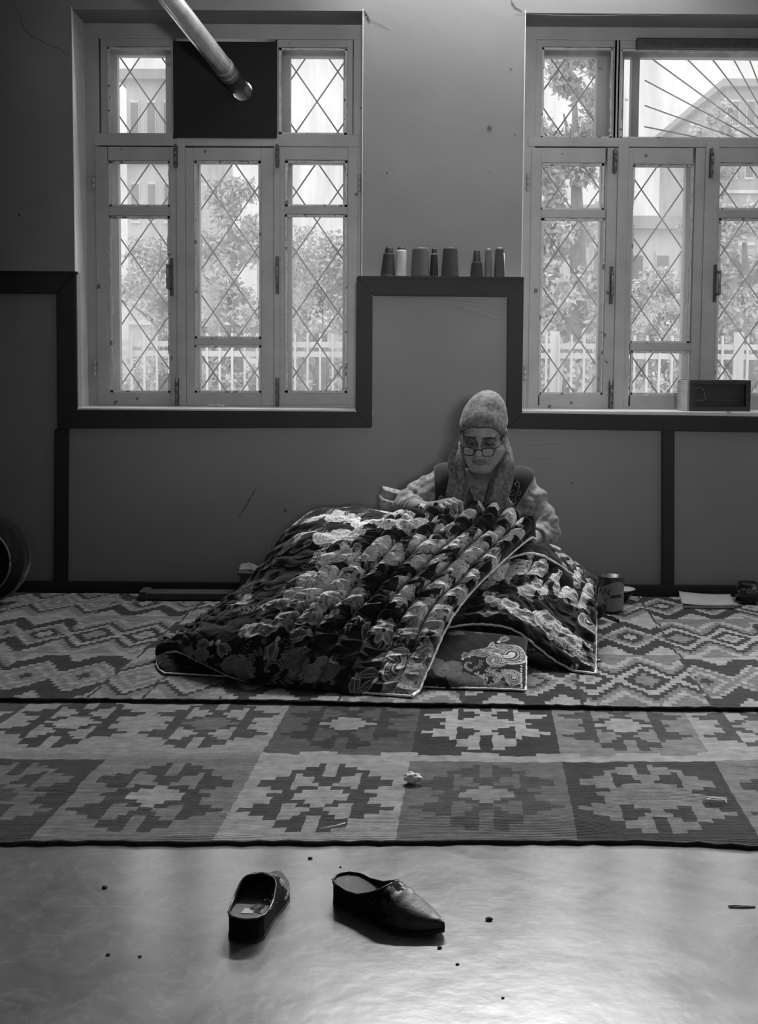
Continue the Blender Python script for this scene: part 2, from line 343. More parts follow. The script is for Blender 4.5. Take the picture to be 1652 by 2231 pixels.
# ================================================================= WINDOWS
def xa(px, py, y=DW): return P(px, py, y).x
def za(px, py, y=DW): return P(px, py, y).z
def bar(px0, px1, py0, py1, y0, y1, m=None, name=None, parent=None, bev=.004):
    my, mx_ = (py0+py1)/2, (px0+px1)/2
    return boxo(name, (xa(px0, my), xa(px1, my), y0, y1, za(mx_, py1), za(mx_, py0)), m or M_frame, parent, bev)
def frame_ring(name, o, i_list, y0, y1, m, parent, bev=.004, vis=None):
    """A sash: stiles and rails round panes. o = (px0,px1,py0,py1); i_list = pane rectangles stacked top to bottom."""
    r = empty_part(name, parent)
    return r
def build_window(n, q):
    W = empty('window_%d' % n, (xa(q['frame'][0], 880), DW, za(q['frame'][0], q['frame'][3]))); W['kind'] = 'structure'
    fx0, fx1, fy0, fy1 = q['frame']
    # outer frame members
    tr0, tr1 = q['transom']
    fr = bmesh.new()
    def fb(px0, px1, py0, py1, y0=DW, y1=DW+.07):
        my, mx_ = (py0+py1)/2, (px0+px1)/2
        box(fr, xa(px0, my), xa(px1, my), y0, y1, za(mx_, py1), za(mx_, py0), .004)
    fb(fx0-30, fx0+14, fy0-10, fy1+8); fb(fx1-14, fx1+30, fy0-10, fy1+8); fb(fx0-30, fx1+30, fy0-14, fy0+20, DW-.003); fb(fx0, fx1, fy1-8, fy1+10, DW-.002)
    for x0, x1 in q['posts']: fb(x0, x1, tr0+6, fy1, DW-.012, DW+.07)
    for x0, x1 in q['uposts']: fb(x0, x1, fy0+10, tr0+4, DW+.004, DW+.07)
    obj('frame', fr, M_frame, W)
    bar(fx0, fx1, tr0, tr1, DW-.008, DW+.075, name='transom', parent=W)
    # upper lights: fixed bead frame + pane
    def light(rect, outer, name='sash', y0=DW+.004, splits=()):
        px0, px1, py0, py1 = rect; ox0, ox1, oy0, oy1 = outer
        bmz = bmesh.new()
        def sb(a, b, c, d, ya=y0, yb=y0+.045, bev=.004):
            my, mx_ = (c+d)/2, (a+b)/2
            box(bmz, xa(a, my), xa(b, my), ya, yb, za(mx_, d), za(mx_, c), bev)
        sb(ox0, px0, oy0, oy1); sb(px1, ox1, oy0, oy1); sb(px0-2, px1+2, oy0, py0, y0+.002); sb(px0-2, px1+2, py1, oy1, y0+.002)
        for a, b in splits: sb(px0-2, px1+2, a, b, y0+.004)
        o = obj(name, bmz, M_frame, W)
        cells = []; y = py0
        for a, b in splits: cells.append((y, a)); y = b
        cells.append((y, py1))
        for c0, c1 in cells:
            # putty bead, a little uneven
            bmb = bmesh.new(); e = 5
            for (a, b, c, d) in ((px0, px0+e, c0, c1), (px1-e, px1, c0, c1), (px0, px1, c0, c0+e), (px0, px1, c1-e, c1)):
                my, mx_ = (c+d)/2, (a+b)/2
                X0, X1, Z0, Z1 = xa(a, my), xa(b, my), za(mx_, d), za(mx_, c)
                nseg = 9
                for k in range(nseg):
                    j = random.uniform(-.0022, .0035)
                    if X1-X0 > Z1-Z0: box(bmb, X0+(X1-X0)*k/nseg, X0+(X1-X0)*(k+1)/nseg, y0+.016, y0+.034, Z0-j*(c > c0+8), Z1+j*(c <= c0+8))
                    else: box(bmb, X0-j*(a > px0+8), X1+j*(a <= px0+8), y0+.016, y0+.034, Z0+(Z1-Z0)*k/nseg, Z0+(Z1-Z0)*(k+1)/nseg)
            obj('putty', bmb, M_putty, o)
            my, mx_ = (c0+c1)/2, (px0+px1)/2
            bmp = bmesh.new(); box(bmp, xa(px0, my), xa(px1, my), y0+.026, y0+.029, za(mx_, c1), za(mx_, c0)); obj('pane', bmp, M_glass, o)
        return o
    for r, o in q['upper']: light(r, o)
    sash = []
    for r, o, sp in q['lower']: sash.append(light(r, o, 'casement', DW-.006, sp))
    # outer frames of the second glazing layer, seen through the panes
    yo = DW+.15; bmo = bmesh.new()
    def ob(px0, px1, py0, py1):
        my, mx_ = (py0+py1)/2, (px0+px1)/2
        box(bmo, xa(px0, my), xa(px1, my), yo, yo+.05, za(mx_, py1), za(mx_, py0), .003)
    ob(fx0-40, fx0+38, fy0-20, fy1+10); ob(fx1-38, fx1+40, fy0-20, fy1+10); ob(fx0, fx1, fy0-20, fy0+38); ob(fx0, fx1, fy1-26, fy1+20); ob(fx0, fx1, tr0-6, tr1+24)
    for x0, x1 in q['posts']: ob(x0-22, x1+20, tr0, fy1)
    for x0, x1 in q['uposts']: ob(x0-24, x1+22, fy0, tr1)
    obj('outer_frame', bmo, M_frame, W)
    # sill
    for s_, xx in ((1, O1[0] if n == 1 else O2[0]), (-1, O1[1] if n == 1 else O2[1])):
        bm = bmesh.new(); a_, b_ = sorted((xx-.001*s_, xx+.004*s_)); box(bm, a_, b_, DU-.001, DW+.02, SILL-.02, ZT+.01, .003); obj('reveal_lining', bm, M_reveal, W)
    bm = bmesh.new(); box(bm, xa(fx0-30, 880), xa(fx1+30, 880), D-.012 if n else 0, DW+.03, SILL-.028, SILL+q.get('dz', 0), .004); obj('sill', bm, M_sill, W)
    # hardware
    for px, py, w_ in q['handles']:
        h = empty('pull_handle', P(px, py, DW-.01), W); h.location = wmat(W).inverted() @ P(px, py, DW-.01)
        x, z = xa(px, py), za(px, py); y = DW-.012
        tubeo('grip', [(x, y-.035, z+.045), (x, y-.035, z-.045)], .0065, M_steel, h)
        for s in (1, -1):
            tubeo('bracket', [(x+.012*w_, y, z+.05*s), (x, y-.03, z+.05*s), (x, y-.04, z+.05*s)], .006, M_steel, h)
        boxo('back_plate', (x+.012*w_-.008, x+.012*w_+.008, y-.003, y+.004, z-.085, z+.085), M_iron, h, .001)
    for px, p0, p1 in q['bolts']:
        h = empty('slide_bolt', (0, 0, 0), W); h.location = wmat(W).inverted() @ P(px, (p0+p1)/2, DW-.01)
        x = xa(px, p0); zt, zb = za(px, p0), za(px, p1); y = DW-.014
        boxo('bolt_plate', (x-.009, x+.009, y-.003, y+.006, zb, zt), M_iron, h, .001)
        tubeo('bolt_rod', [(x, y-.010, zb-.004), (x, y-.010, zt+.004)], .0055, M_steel, h)
        for f in (.18, .5, .8):
            z = zb+(zt-zb)*f; boxo('bolt_guide', (x-.009, x+.009, y-.017, y-.002, z-.006, z+.006), M_iron, h, .001)
        z = zb+(zt-zb)*.62; tubeo('bolt_knob', [(x, y-.014, z), (x, y-.034, z)], [.005, .007], M_steel, h)
    for px, py in q['hinges']:
        x, z = xa(px, py), za(px, py)
        hb = bmesh.new()
        for k in range(3): tube(hb, [(x, DW-.012, z-.038+.026*k), (x, DW-.012, z-.014+.026*k)], .0075, 8)
        bmesh.ops.recalc_face_normals(hb, faces=hb.faces); obj('hinge', hb, M_frame, W, True)
    M_rod_r = .0037
    # security grille of thin welded rods outside
    yg = DW+.26
    g = empty('grille', (0, 0, 0), W)
    ppx = lambda x, y: P(x, y, yg)
    gx0, gx1, gy0, gy1 = q['grille']; dx, dy = 45.3, 65.5; nx, ny = q['node']
    segs = []
    for s in (1, -1):
        for k in range(-60, 61):
            # line through node shifted by 2*dx*k horizontally
            x_at = lambda y: nx+2*dx*k+s*(y-ny)*dx/dy
            y_at = lambda x: ny+s*(x-nx-2*dx*k)*dy/dx
            for (ax0, ax1, ay0, ay1) in q['gzones']:
                pts = []
                for y in (ay0, ay1):
                    x = x_at(y)
                    if ax0 <= x <= ax1: pts.append((x, y))
                for x in (ax0, ax1):
                    y = y_at(x)
                    if ay0 < y < ay1: pts.append((x, y))
                if len(pts) >= 2 and abs(pts[0][0]-pts[1][0]) > 3: segs.append((pts[0], pts[1], s))
    for a, b, s in segs:
        o = tubeo('rod', [ppx(*a)+Vector((0, .003*s, 0)), ppx(*b)+Vector((0, .003*s, 0))], M_rod_r, M_rod, g, 5)
    for c0, c1 in q.get('rays', ()): tubeo('rod', [ppx(*c0), ppx(*c1)], .0036, M_rod, g, 5)
    nb = bmesh.new()
    for i in range(-40, 41):
        for j in range(-40, 41):
            if (i+j) % 2: continue
            x, y = nx+i*dx, ny+j*dy
            if any(a0 < x < a1 and b0 < y < b1 for a0, a1, b0, b1 in q['gzones']):
                bmesh.ops.create_icosphere(nb, subdivisions=1, radius=.0055, matrix=Matrix.Translation(ppx(x, y)))
    obj('weld_knots', nb, M_rod, g)
    gb = bmesh.new()
    for a, b in (((gx0, gy0), (gx1, gy0)), ((gx1, gy0), (gx1, gy1)), ((gx1, gy1), (gx0, gy1)), ((gx0, gy1), (gx0, gy0))): tube(gb, [ppx(*a), ppx(*b)], .007, 6)
    obj('grille_border', gb, M_rod, g)
    return W
q1 = dict(frame=(205, 783, 65, 884), transom=(292, 319), posts=[(386, 405), (597, 611)], uposts=[(372, 384), (598, 606)],
    upper=[((232, 378, 100, 293), (219, 384, 82, 300)), ((607, 756, 102, 292), (598, 769, 84, 300))],
    lower=[((237, 371, 350, 856), (210, 386, 320, 882), [(450, 470)]), ((423, 569, 350, 856), (405, 597, 322, 884), [(738, 752)]), ((621, 757, 349, 856), (609, 780, 320, 882), [(450, 467)])],
    handles=[(369, 604, 1), (605, 600, 0)], bolts=[(384, 318, 366), (605, 318, 366), (387, 824, 884), (605, 824, 884)],
    hinges=[(205, 394), (208, 803), (783, 400), (781, 800)], grille=(215, 775, 75, 880), node=(510, 615), gzones=[(215, 775, 75, 880)])
window_1 = build_window(1, q1)
q2 = dict(frame=(1150, 1745, 68, 893), transom=(301, 321), posts=[(1341, 1364), (1530, 1560)], uposts=[(1337, 1352), (1735, 1745)],
    upper=[((1181, 1337, 101, 300), (1160, 1345, 84, 308)), ((1353, 1735, 105, 302), (1345, 1745, 84, 310))],
    lower=[((1177, 1318, 355, 860), (1154, 1341, 322, 890), [(457, 475)]), ((1375, 1509, 358, 861), (1363, 1530, 322, 892), [(748, 764)]), ((1563, 1705, 355, 861), (1556, 1738, 322, 892), [(457, 475)])],
    handles=[(1331, 622, 0), (1562, 618, -1)], bolts=[(1339, 328, 378), (1549, 326, 388), (1330, 830, 888), (1549, 830, 888)],
    hinges=[(1150, 398), (1144, 812)], grille=(1160, 1740, 80, 885), node=(1443, 609), gzones=[(1160, 1348, 75, 318), (1160, 1740, 318, 885)],
    rays=[((1405, 117), (1690, 324)), ((1405, 175), (1690, 327)), ((1405, 230), (1690, 332)), ((1404, 276), (1690, 334)), ((1484, 116), (1695, 322)), ((1543, 117), (1700, 320)), ((1592, 117), (1703, 320)), ((1628, 117), (1707, 320)), ((1665, 117), (1711, 320)), ((1711, 117), (1711, 320))])
window_2 = build_window(2, q2)
# wide outer post seen through the big upper light of the right window, dark blind roll above it
bar(1391, 1408, 100, 302, DW+.14, DW+.2, M_iron, 'outer_post', window_2)
bm = bmesh.new(); box(bm, xa(1386, 95), xa(1740, 95), DW-.02, DW+.03, za(1560, 107), za(1560, 85), .006); obj('dark_draught_strip', bm, M_iron, window_2)

crease([(842, 652), (900, 655), (960, 660), (1010, 672), (1060, 688), (1103, 699)], .05, .007)
crease([(960, 656), (1020, 664), (1070, 678), (1104, 690)], .04, .006)
# ================================================================= KILIMS
def kilim_mat(name):
    m = mat(name, .2, .95, .22, 35, attr='Col', spec=.1, sheen=.1, det=6)
    t = m.node_tree; b = t.nodes['Principled BSDF']; N = t.nodes.new; L = t.links.new
    c = N('ShaderNodeTexCoord'); wv = N('ShaderNodeTexWave'); wv.bands_direction = 'Y'; wv.inputs['Scale'].default_value = 46; wv.inputs['Distortion'].default_value = 2.2; wv.inputs['Detail'].default_value = 3; wv.inputs['Detail Scale'].default_value = 2.5
    L(c.outputs['Object'], wv.inputs['Vector'])
    n = N('ShaderNodeTexNoise'); n.inputs['Scale'].default_value = 14; n.inputs['Detail'].default_value = 5; L(c.outputs['Object'], n.inputs['Vector'])
    a = N('ShaderNodeMath'); a.operation = 'ADD'; L(wv.outputs['Fac'], a.inputs[0]); L(n.outputs['Fac'], a.inputs[1])
    bp = N('ShaderNodeBump'); bp.inputs['Strength'].default_value = .45; bp.inputs['Distance'].default_value = .0035; L(a.outputs[0], bp.inputs['Height']); L(bp.outputs[0], b.inputs['Normal'])
    return m
M_kilim = kilim_mat('kilim_wool'); M_bind = mat('dark_binding', .02, .95, .4, 60, bump=.5, bs=200)
def set_col(me, cols, domain='CORNER'):
    a = me.color_attributes.new('Col', 'FLOAT_COLOR', domain)
    buf = np.ones((len(cols), 4), np.float32); buf[:, :3] = np.asarray(cols)[:, None] if np.ndim(cols) == 1 else cols
    a.data.foreach_set('color', buf.ravel())
def kilim(name, ss, ts, k, y0, edge, tone, z0, thick, label):
    """ss, ts: grid lines in weave coordinates; the warp leans by k; edge(x) shifts the front edge."""
    nS, nT = len(ss), len(ts)
    Sg, Tg = np.meshgrid(ss, ts)
    Xj = Sg+(vnoise(Sg*60, Tg*45, 3)-.5)*.007; Tj = Tg+(vnoise(Sg*50, Tg*60, 8)-.5)*.010
    X = Xj+k*(Tj-y0); Y = Tj+edge(X)*np.clip(1-(Tg-ts[0])/.5, 0, 1)
    Z = z0+thick+(vnoise(X*9, Y*9, 5)-.5)*.004+np.clip((vnoise(X*3, Y*5, 11)-.55)*.03, 0, .012)*np.clip((3.38-Y)/.2, 0, 1)
    Z = np.where(Tg <= ts[0]+1e-6, z0+thick*.8, Z)
    V = np.stack([X, Y, Z], -1).reshape(-1, 3)
    fr = V[:nS].copy(); fr[:, 2] = z0+.0005                  # skirt under the front edge
    V = np.vstack([V, fr]); base = nS*nT
    i = np.arange(nS-1); j = np.arange(nT-1); I, J = np.meshgrid(i, j)
    a = J*nS+I; Fq = np.stack([a, a+1, a+nS+1, a+nS], -1).reshape(-1, 4)
    Fs = np.stack([base+i, base+i+1, i+1, i], -1)
    me = bpy.data.meshes.new(name); me.from_pydata(V.tolist(), [], np.vstack([Fq, Fs]).tolist())
    sc, tc_ = (ss[:-1]+ss[1:])/2, (ts[:-1]+ts[1:])/2
    SC, TC = np.meshgrid(sc, tc_); T = tone(SC, TC).reshape(-1)
    fc = np.concatenate([T, np.full(nS-1, .03)]); set_col(me, np.repeat(fc, 4))
    me.materials.append(M_kilim); o = bpy.data.objects.new(name, me); link(o); tag(o, label, 'rug')
    # rough dark selvedge cord along the front edge
    e = V[:nS:2]; pts = [Vector((p[0], p[1]-.002+random.uniform(-.0015, .0015), z0+thick*.55+random.uniform(-.001, .001))) for p in e]
    tubeo('binding', pts, [thick*(.62 if z0 < .005 else .42)*random.uniform(.8, 1.25) for _ in pts], M_bind, o, 6)
    return o
def halfd(s, t, s0, d, ln, t0, hh):
    u = d*(s-s0); return (u >= 0) & (u <= ln) & (np.abs(t-t0) <= hh*(1-u/ln)+1e-6)
def motif(s, t):
    """1 = motif, 2 = centre, 0 = field; s,t in -.5...5"""
    a = np.abs(s); dk = np.zeros(s.shape, int)
    for sg in (1, -1):
        dk[halfd(a, t, .22, 1, .25, sg*.165, .115)] = 1
        dk[halfd(a, t, .035, 1, .21, sg*.315, .115)] = 1
    dk[(a/.33+np.abs(t)/.26) < 1] = 1
    for sg in (1, -1): dk[halfd(a, t, .22, -1, .20, sg*.165, .10)] = 0
    dk[(a/.205+np.abs(t)/.135) < 1] = 2
    dk[(a < .035) & (np.abs(t) > .24)] = 0
    return dk
K1, YR, PT, RW, X0R = .085, 3.0, .3865, .54, .087
LOWT = {  # (column, row): field, motif, centre
    (-3, 0): (.10, .04, .15), (-2, 0): (.035, .10, .05), (-1, 0): (.13, .04, .22), (0, 0): (.24, .045, .26), (1, 0): (.10, .05, .17), (2, 0): (.032, .15, .15), (3, 0): (.14, .04, .2),
    (-3, 1): (.05, .2, .2), (-2, 1): (.19, .035, .21), (-1, 1): (.20, .045, .10), (0, 1): (.065, .028, .19), (1, 1): (.03, .27, .22), (2, 1): (.15, .045, .24), (3, 1): (.23, .05, .2)}
def lower_tone(Sx, T):
    c = np.floor((Sx-X0R)/PT).astype(int)+1; r = (T > YR).astype(int)
    s = (Sx-X0R)/PT-(c-1)-.5
    t = np.where(r == 0, (T-2.715)/RW, (T-3.285)/RW)
    s = np.where((c % 2) == 0, s, s)
    k = motif(s, t); out = np.full(s.shape, .1)
    jit = (vnoise(Sx*11, T*70, 4)-.5)*.16+(vnoise(Sx*2.1, T*30, 9)-.5)*.22
    for (cc, rr), tn in LOWT.items():
        for q in range(3): out[(np.clip(c, -3, 3) == cc) & (r == rr) & (k == q)] = tn[q]
    # pale notched stripe between the rows (right half)
    mer = ((np.floor(Sx*9.6) % 2) == 0)
    st = (T > YR-.03) & (T < YR+.018+.022*mer) & (Sx > -.30)
    out[st] = .25
    st2 = (T > YR-.02) & (T < YR+.02) & (Sx <= -.30); out[st2] = .15
    return out*(1+jit)
ss = X0R+PT*np.arange(-4*24, 4*24+1)/24.0
ts = np.concatenate([np.arange(0, 48)*.0235+2.452])
e1 = lambda x: (vnoise(x*2.2, x*0, 21)-.5)*.035+(vnoise(x*9, x*0, 5)-.5)*.008
kilim('flatweave_rug', ss, ts, K1, YR, e1, lower_tone, 0, .008, 'front patchwork kilim rug of stepped star squares, its dark edge on the bare floor')
# ---- upper rug: rows of stepped lozenges between zigzag bands
K2, Y2 = .09, 3.47
Lt, Md, Dk = .24, .125, .028
LUTS = [([.22, .5, .85, 1.18, 1.45, 1.75, 2.1, 9], [Md, Lt, Dk, Lt, Dk, Md, Lt, Md]),
        ([.28, .6, .8, 1.1, 1.3, 1.7, 2.2, 9], [Dk, Md, Lt, Md, Lt, Dk, Dk, Lt]),
        ([.2, .55, .75, 1.05, 1.3, 1.55, 2.0, 9], [Lt, Md, Lt, Md, Lt, Dk, Md, Lt]),
        ([.35, .65, .95, 1.2, 1.5, 1.9, 2.3, 9], [Lt, Dk, Md, Lt, Dk, Dk, Lt, Lt])]
def upper_tone(Sx, T):
    pit = .1850; row = .60; base = .607
    col = np.floor((Sx-base)/.37).astype(int)
    rr = np.floor((T-(3.73-row/2))/row).astype(int); dt = T-(3.73+rr*row)
    dt = dt+(col % 3-1)*.012
    ph = np.where(col < -2, .06, .0)+rr*.02
    u = (Sx-base-.04-ph)/pit; ci = np.round(u).astype(int); ds = np.abs(u-ci)*2
    g = np.abs(dt)/.155+ds
    out = np.full(Sx.shape, Md)
    sel = ((col*5+rr*7+np.where(col < -1, 2, 0)) % 4)
    selc = (ci+rr) % 2
    for q, (lv, tn) in enumerate(LUTS):
        v = np.array(tn)[np.clip(np.searchsorted(lv, g), 0, 7)]
        m = sel == q; out[m] = v[m]
    inner = (g < .5) & (selc == 1); out[inner & (sel != 1)] = Md*1.1
    far = (np.abs(dt) > .27); out[far & (sel == 1)] = Lt; out[far & (sel == 3)] = Md
    # left strips dimmed: the weaker light there is painted into the tone
    left_dim = (Sx < -.45); out = np.where(left_dim & (out == Lt), .19, out)
    # slit seams
    for b in (.249, .607, .985, -.12, -.467, -.70, -.87):
        bb = b+(vnoise(T*14, T*0, 2)-.5)*.016; out[np.abs(Sx-bb) < .0040] = .04
    jit = (vnoise(Sx*9, T*60, 14)-.5)*.18+(vnoise(Sx*1.7, T*26, 19)-.5)*.2
    return out*(1+jit)
ss2 = np.arange(-260, 250)*.0088+.249; ts2 = np.concatenate([3.462+np.arange(0, 62)*.0275])
def e2(x): return .03*np.tanh(-(x-.1)*1.4)+(vnoise(x*4, x*0, 31)-.5)*.012
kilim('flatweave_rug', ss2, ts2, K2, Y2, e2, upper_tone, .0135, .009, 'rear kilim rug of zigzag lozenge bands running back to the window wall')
# ================================================================= QUILT
M_velvet = mat('velvet_print', .3, .9, attr='Col', sheen=.12, spec=.08, bump=.25, bs=130, bdist=.002)
M_pipe = mat('pale_piping', .72, .7, .25, 60, bump=.3, bs=200)
# ---- printed flowers, drawn on a raster in metres (row = v, column = u)
class Print:
    def __init__(s, U, V, res=.0010, ground=.014, seed=1):
        s.r = res; s.w, s.h = int(U/res)+2, int(V/res)+2; s.a = np.full((s.h, s.w), ground, np.float32); s.rng = np.random.RandomState(seed)
        n = vnoise(*np.meshgrid(np.arange(s.w)*.06, np.arange(s.h)*.06)); s.a *= (.6+.8*n)
    def win(s, cx, cy, R):
        x0, x1 = max(0, int((cx-R)/s.r)), min(s.w, int((cx+R)/s.r)+1); y0, y1 = max(0, int((cy-R)/s.r)), min(s.h, int((cy+R)/s.r)+1)
        if x1 <= x0 or y1 <= y0: return None
        X, Y = np.meshgrid(np.arange(x0, x1)*s.r-cx, np.arange(y0, y1)*s.r-cy); return s.a[y0:y1, x0:x1], X, Y
    def ell(s, cx, cy, a, b, rot, tin, tedge, outline=None, pw=2.0, point=0.0, vein=None):
        q = s.win(cx, cy, max(a, b)*1.25)
        if q is None: return
        A, X, Y = q; c, sn = math.cos(rot), math.sin(rot); u, v = (X*c+Y*sn)/a, (-X*sn+Y*c)/b
        if point: v = v/np.maximum(.12, 1-point*np.clip(np.abs(u), 0, 1)**1.6)
        d = np.abs(u)**pw+np.abs(v)**pw
        m = d < 1; f = np.clip(d, 0, 1)[m]; A[m] = (tin+(tedge-tin)*f)*(.72+.5*vnoise(X[m]*420+cx*900, Y[m]*420+cy*700))
        if vein is not None: k = m & (np.abs(v) < .10); A[k] = vein
        if outline is not None: k = (d < 1) & (d > .80); A[k] = outline
    def rose(s, cx, cy, R, rot=0.0, hi=.5, lo=.20):
        g = s.rng; lo = min(lo, hi*.45)
        for i, (n, fr, sz) in enumerate(((9, .72, .36), (8, .55, .34), (7, .38, .29), (5, .22, .22), (3, .09, .15))):
            for k in range(n):
                a = rot+i*.5+2*math.pi*k/n+g.uniform(-.12, .12); rr = R*fr
                h = hi*g.uniform(.8, 1.12)
                s.ell(cx+rr*math.cos(a), cy+rr*math.sin(a), R*sz*1.06, R*sz*1.25, a, lo*.25, lo*.25, None, 2.4)
                s.ell(cx+rr*math.cos(a), cy+rr*math.sin(a), R*sz, R*sz*1.15, a, lo+(h-lo)*.45, h, None, 2.4)
                s.ell(cx+rr*.86*math.cos(a), cy+rr*.86*math.sin(a), R*sz*.62, R*sz*.8, a, lo, lo+(h-lo)*.5, None, 2)
        s.ell(cx, cy, R*.09, R*.09, 0, .02, .05)
    def daisy(s, cx, cy, R, n=6, rot=0.0, hi=.45):
        for k in range(n):
            a = rot+2*math.pi*k/n; s.ell(cx+R*.6*math.cos(a), cy+R*.6*math.sin(a), R*.42, R*.30, a, .12, .3, hi, 2)
        s.ell(cx, cy, R*.24, R*.24, 0, .02, .04, hi*.8)
    def leaf(s, cx, cy, L, rot, hi=.35, fat=.42):
        s.ell(cx, cy, L, L*fat, rot, .04, .15, hi, 2, .75, vein=hi*.8)
    def sprig(s, cx, cy, L, rot, n=5, hi=.28):
        for k in range(n):
            f = k/(n-1)-.5; px, py = cx+L*f*2*math.cos(rot), cy+L*f*2*math.sin(rot)
            for sg in (1, -1):
                a = rot+sg*.9; l = L*.38*(1-.5*abs(f)); s.ell(px+l*math.cos(a), py+l*math.sin(a), l, l*.34, a, .1, .2, hi, 2, .6)
    def berries(s, cx, cy, R, n=6, hi=.48):
        for k in range(n):
            a = 2.4*k; rr = R*math.sqrt(k/n); x, y = cx+rr*math.cos(a), cy+rr*math.sin(a)
            s.ell(x, y, R*.36, R*.36, 0, .03, .03); s.ell(x, y, R*.32, R*.32, 0, .2, .25, hi); s.ell(x, y, R*.12, R*.12, 0, hi, hi)
    def tulip(s, cx, cy, R, rot, hi=.42):
        for sg in (-.45, .45, 0): s.ell(cx+R*.35*math.cos(rot+sg), cy+R*.35*math.sin(rot+sg), R*.75, R*.34, rot+sg*.8, .05, .16, hi, 2, .7)
        s.ell(cx-R*.5*math.cos(rot), cy-R*.5*math.sin(rot), R*.22, R*.22, 0, hi, hi)
    def paisley(s, cx, cy, L, rot, hi=.42, flip=1):
        """a curled drop: discs of shrinking size along a hook, in nested outlines with dotted rims"""
        pts = []
        for k in range(40):
            f = k/39.0; a = rot+flip*f*2.3; r = L*(.15+.75*f)
            pts.append((cx+r*math.cos(a)*f**.6, cy+r*math.sin(a)*f**.6, L*.44*(1-f)**.75+L*.03))
        for g, t in ((1.12, .03), (1.0, hi), (.88, .05), (.80, hi*.55), (.58, .03), (.50, hi*.8), (.40, .04), (.24, hi)):
            for x, y, r in pts: s.ell(x, y, r*g, r*g, 0, t, t)
        for k in range(46):
            a = 2*math.pi*k/46; x, y, r = pts[0]; s.ell(x+r*.92*math.cos(a), y+r*.92*math.sin(a), L*.016, L*.016, 0, hi, hi); 
            if k % 2: s.ell(x+r*.68*math.cos(a), y+r*.68*math.sin(a), L*.035, L*.02, a, .03, .03)
        for k in range(6, 40, 3):
            x, y, r = pts[k]; s.ell(x, y, L*.02, L*.02, 0, .03, .03)
    def scroll(s, cx, cy, L, rot, flip=1, hi=.30):
        for k in range(30):
            f = k/29.0; a = rot+flip*f*3.6; r = L*(1-f)*.8; s.ell(cx+r*math.cos(a), cy+r*math.sin(a), L*.13*(1-.6*f), L*.13*(1-.6*f), 0, hi, hi)
        for k in range(26):
            f = k/29.0; a = rot+flip*f*3.6; r = L*(1-f)*.8; s.ell(cx+r*math.cos(a), cy+r*math.sin(a), L*.07*(1-.6*f), L*.07*(1-.6*f), 0, .05, .05)
        for k in range(5):
            a = rot+flip*(-.5-.35*k); s.ell(cx+L*(.6+.1*k)*math.cos(a), cy+L*(.6+.1*k)*math.sin(a), L*.3, L*.1, a+.9*flip, .06, .14, hi, 2, .7)
    def spray(s, cx, cy, R, rot, rose=True, hi=.5):
        if rose: s.rose(cx, cy, R, rot, hi)
        for k in range(5):
            a = rot+k*1.25+s.rng.uniform(-.3, .3); d = R*1.25
            x, y = cx+d*math.cos(a), cy+d*math.sin(a); t = s.rng.randint(4)
            if t == 0: s.leaf(x, y, R*.42, a, hi*.75)
            elif t == 1: s.berries(x, y, R*.36, 6, hi)
            elif t == 2: s.tulip(x, y, R*.42, a, hi*.9)
            else: s.sprig(x, y, R*.36, a, 4, hi*.6)
    def sample(s, U, V):
        x = np.clip(U/s.r, 0, s.w-1.001); y = np.clip(V/s.r, 0, s.h-1.001); xi, yi = x.astype(int), y.astype(int); fx, fy = x-xi, y-yi; A = s.a
        return (A[yi, xi]*(1-fx)+A[yi, xi+1]*fx)*(1-fy)+(A[yi+1, xi]*(1-fx)+A[yi+1, xi+1]*fx)*fy
def sheet(ctrl, nu, nv):
    c = np.array([[tuple(p) for p in row] for row in ctrl], float)
    a = cr(c, np.linspace(0, 1, nv)); a = np.swapaxes(cr(np.swapaxes(a, 0, 1), np.linspace(0, 1, nu)), 0, 1)
    du = np.gradient(a, axis=1); dv = np.gradient(a, axis=0); n = np.cross(du, dv); n /= np.linalg.norm(n, axis=-1, keepdims=True)+1e-12
    lu = np.linalg.norm(np.diff(a, axis=1), axis=-1).mean(0); lv = np.linalg.norm(np.diff(a, axis=0), axis=-1).mean(1)
    U = np.concatenate([[0], np.cumsum(lu)]); V = np.concatenate([[0], np.cumsum(lv)])
    return a, n, U, V
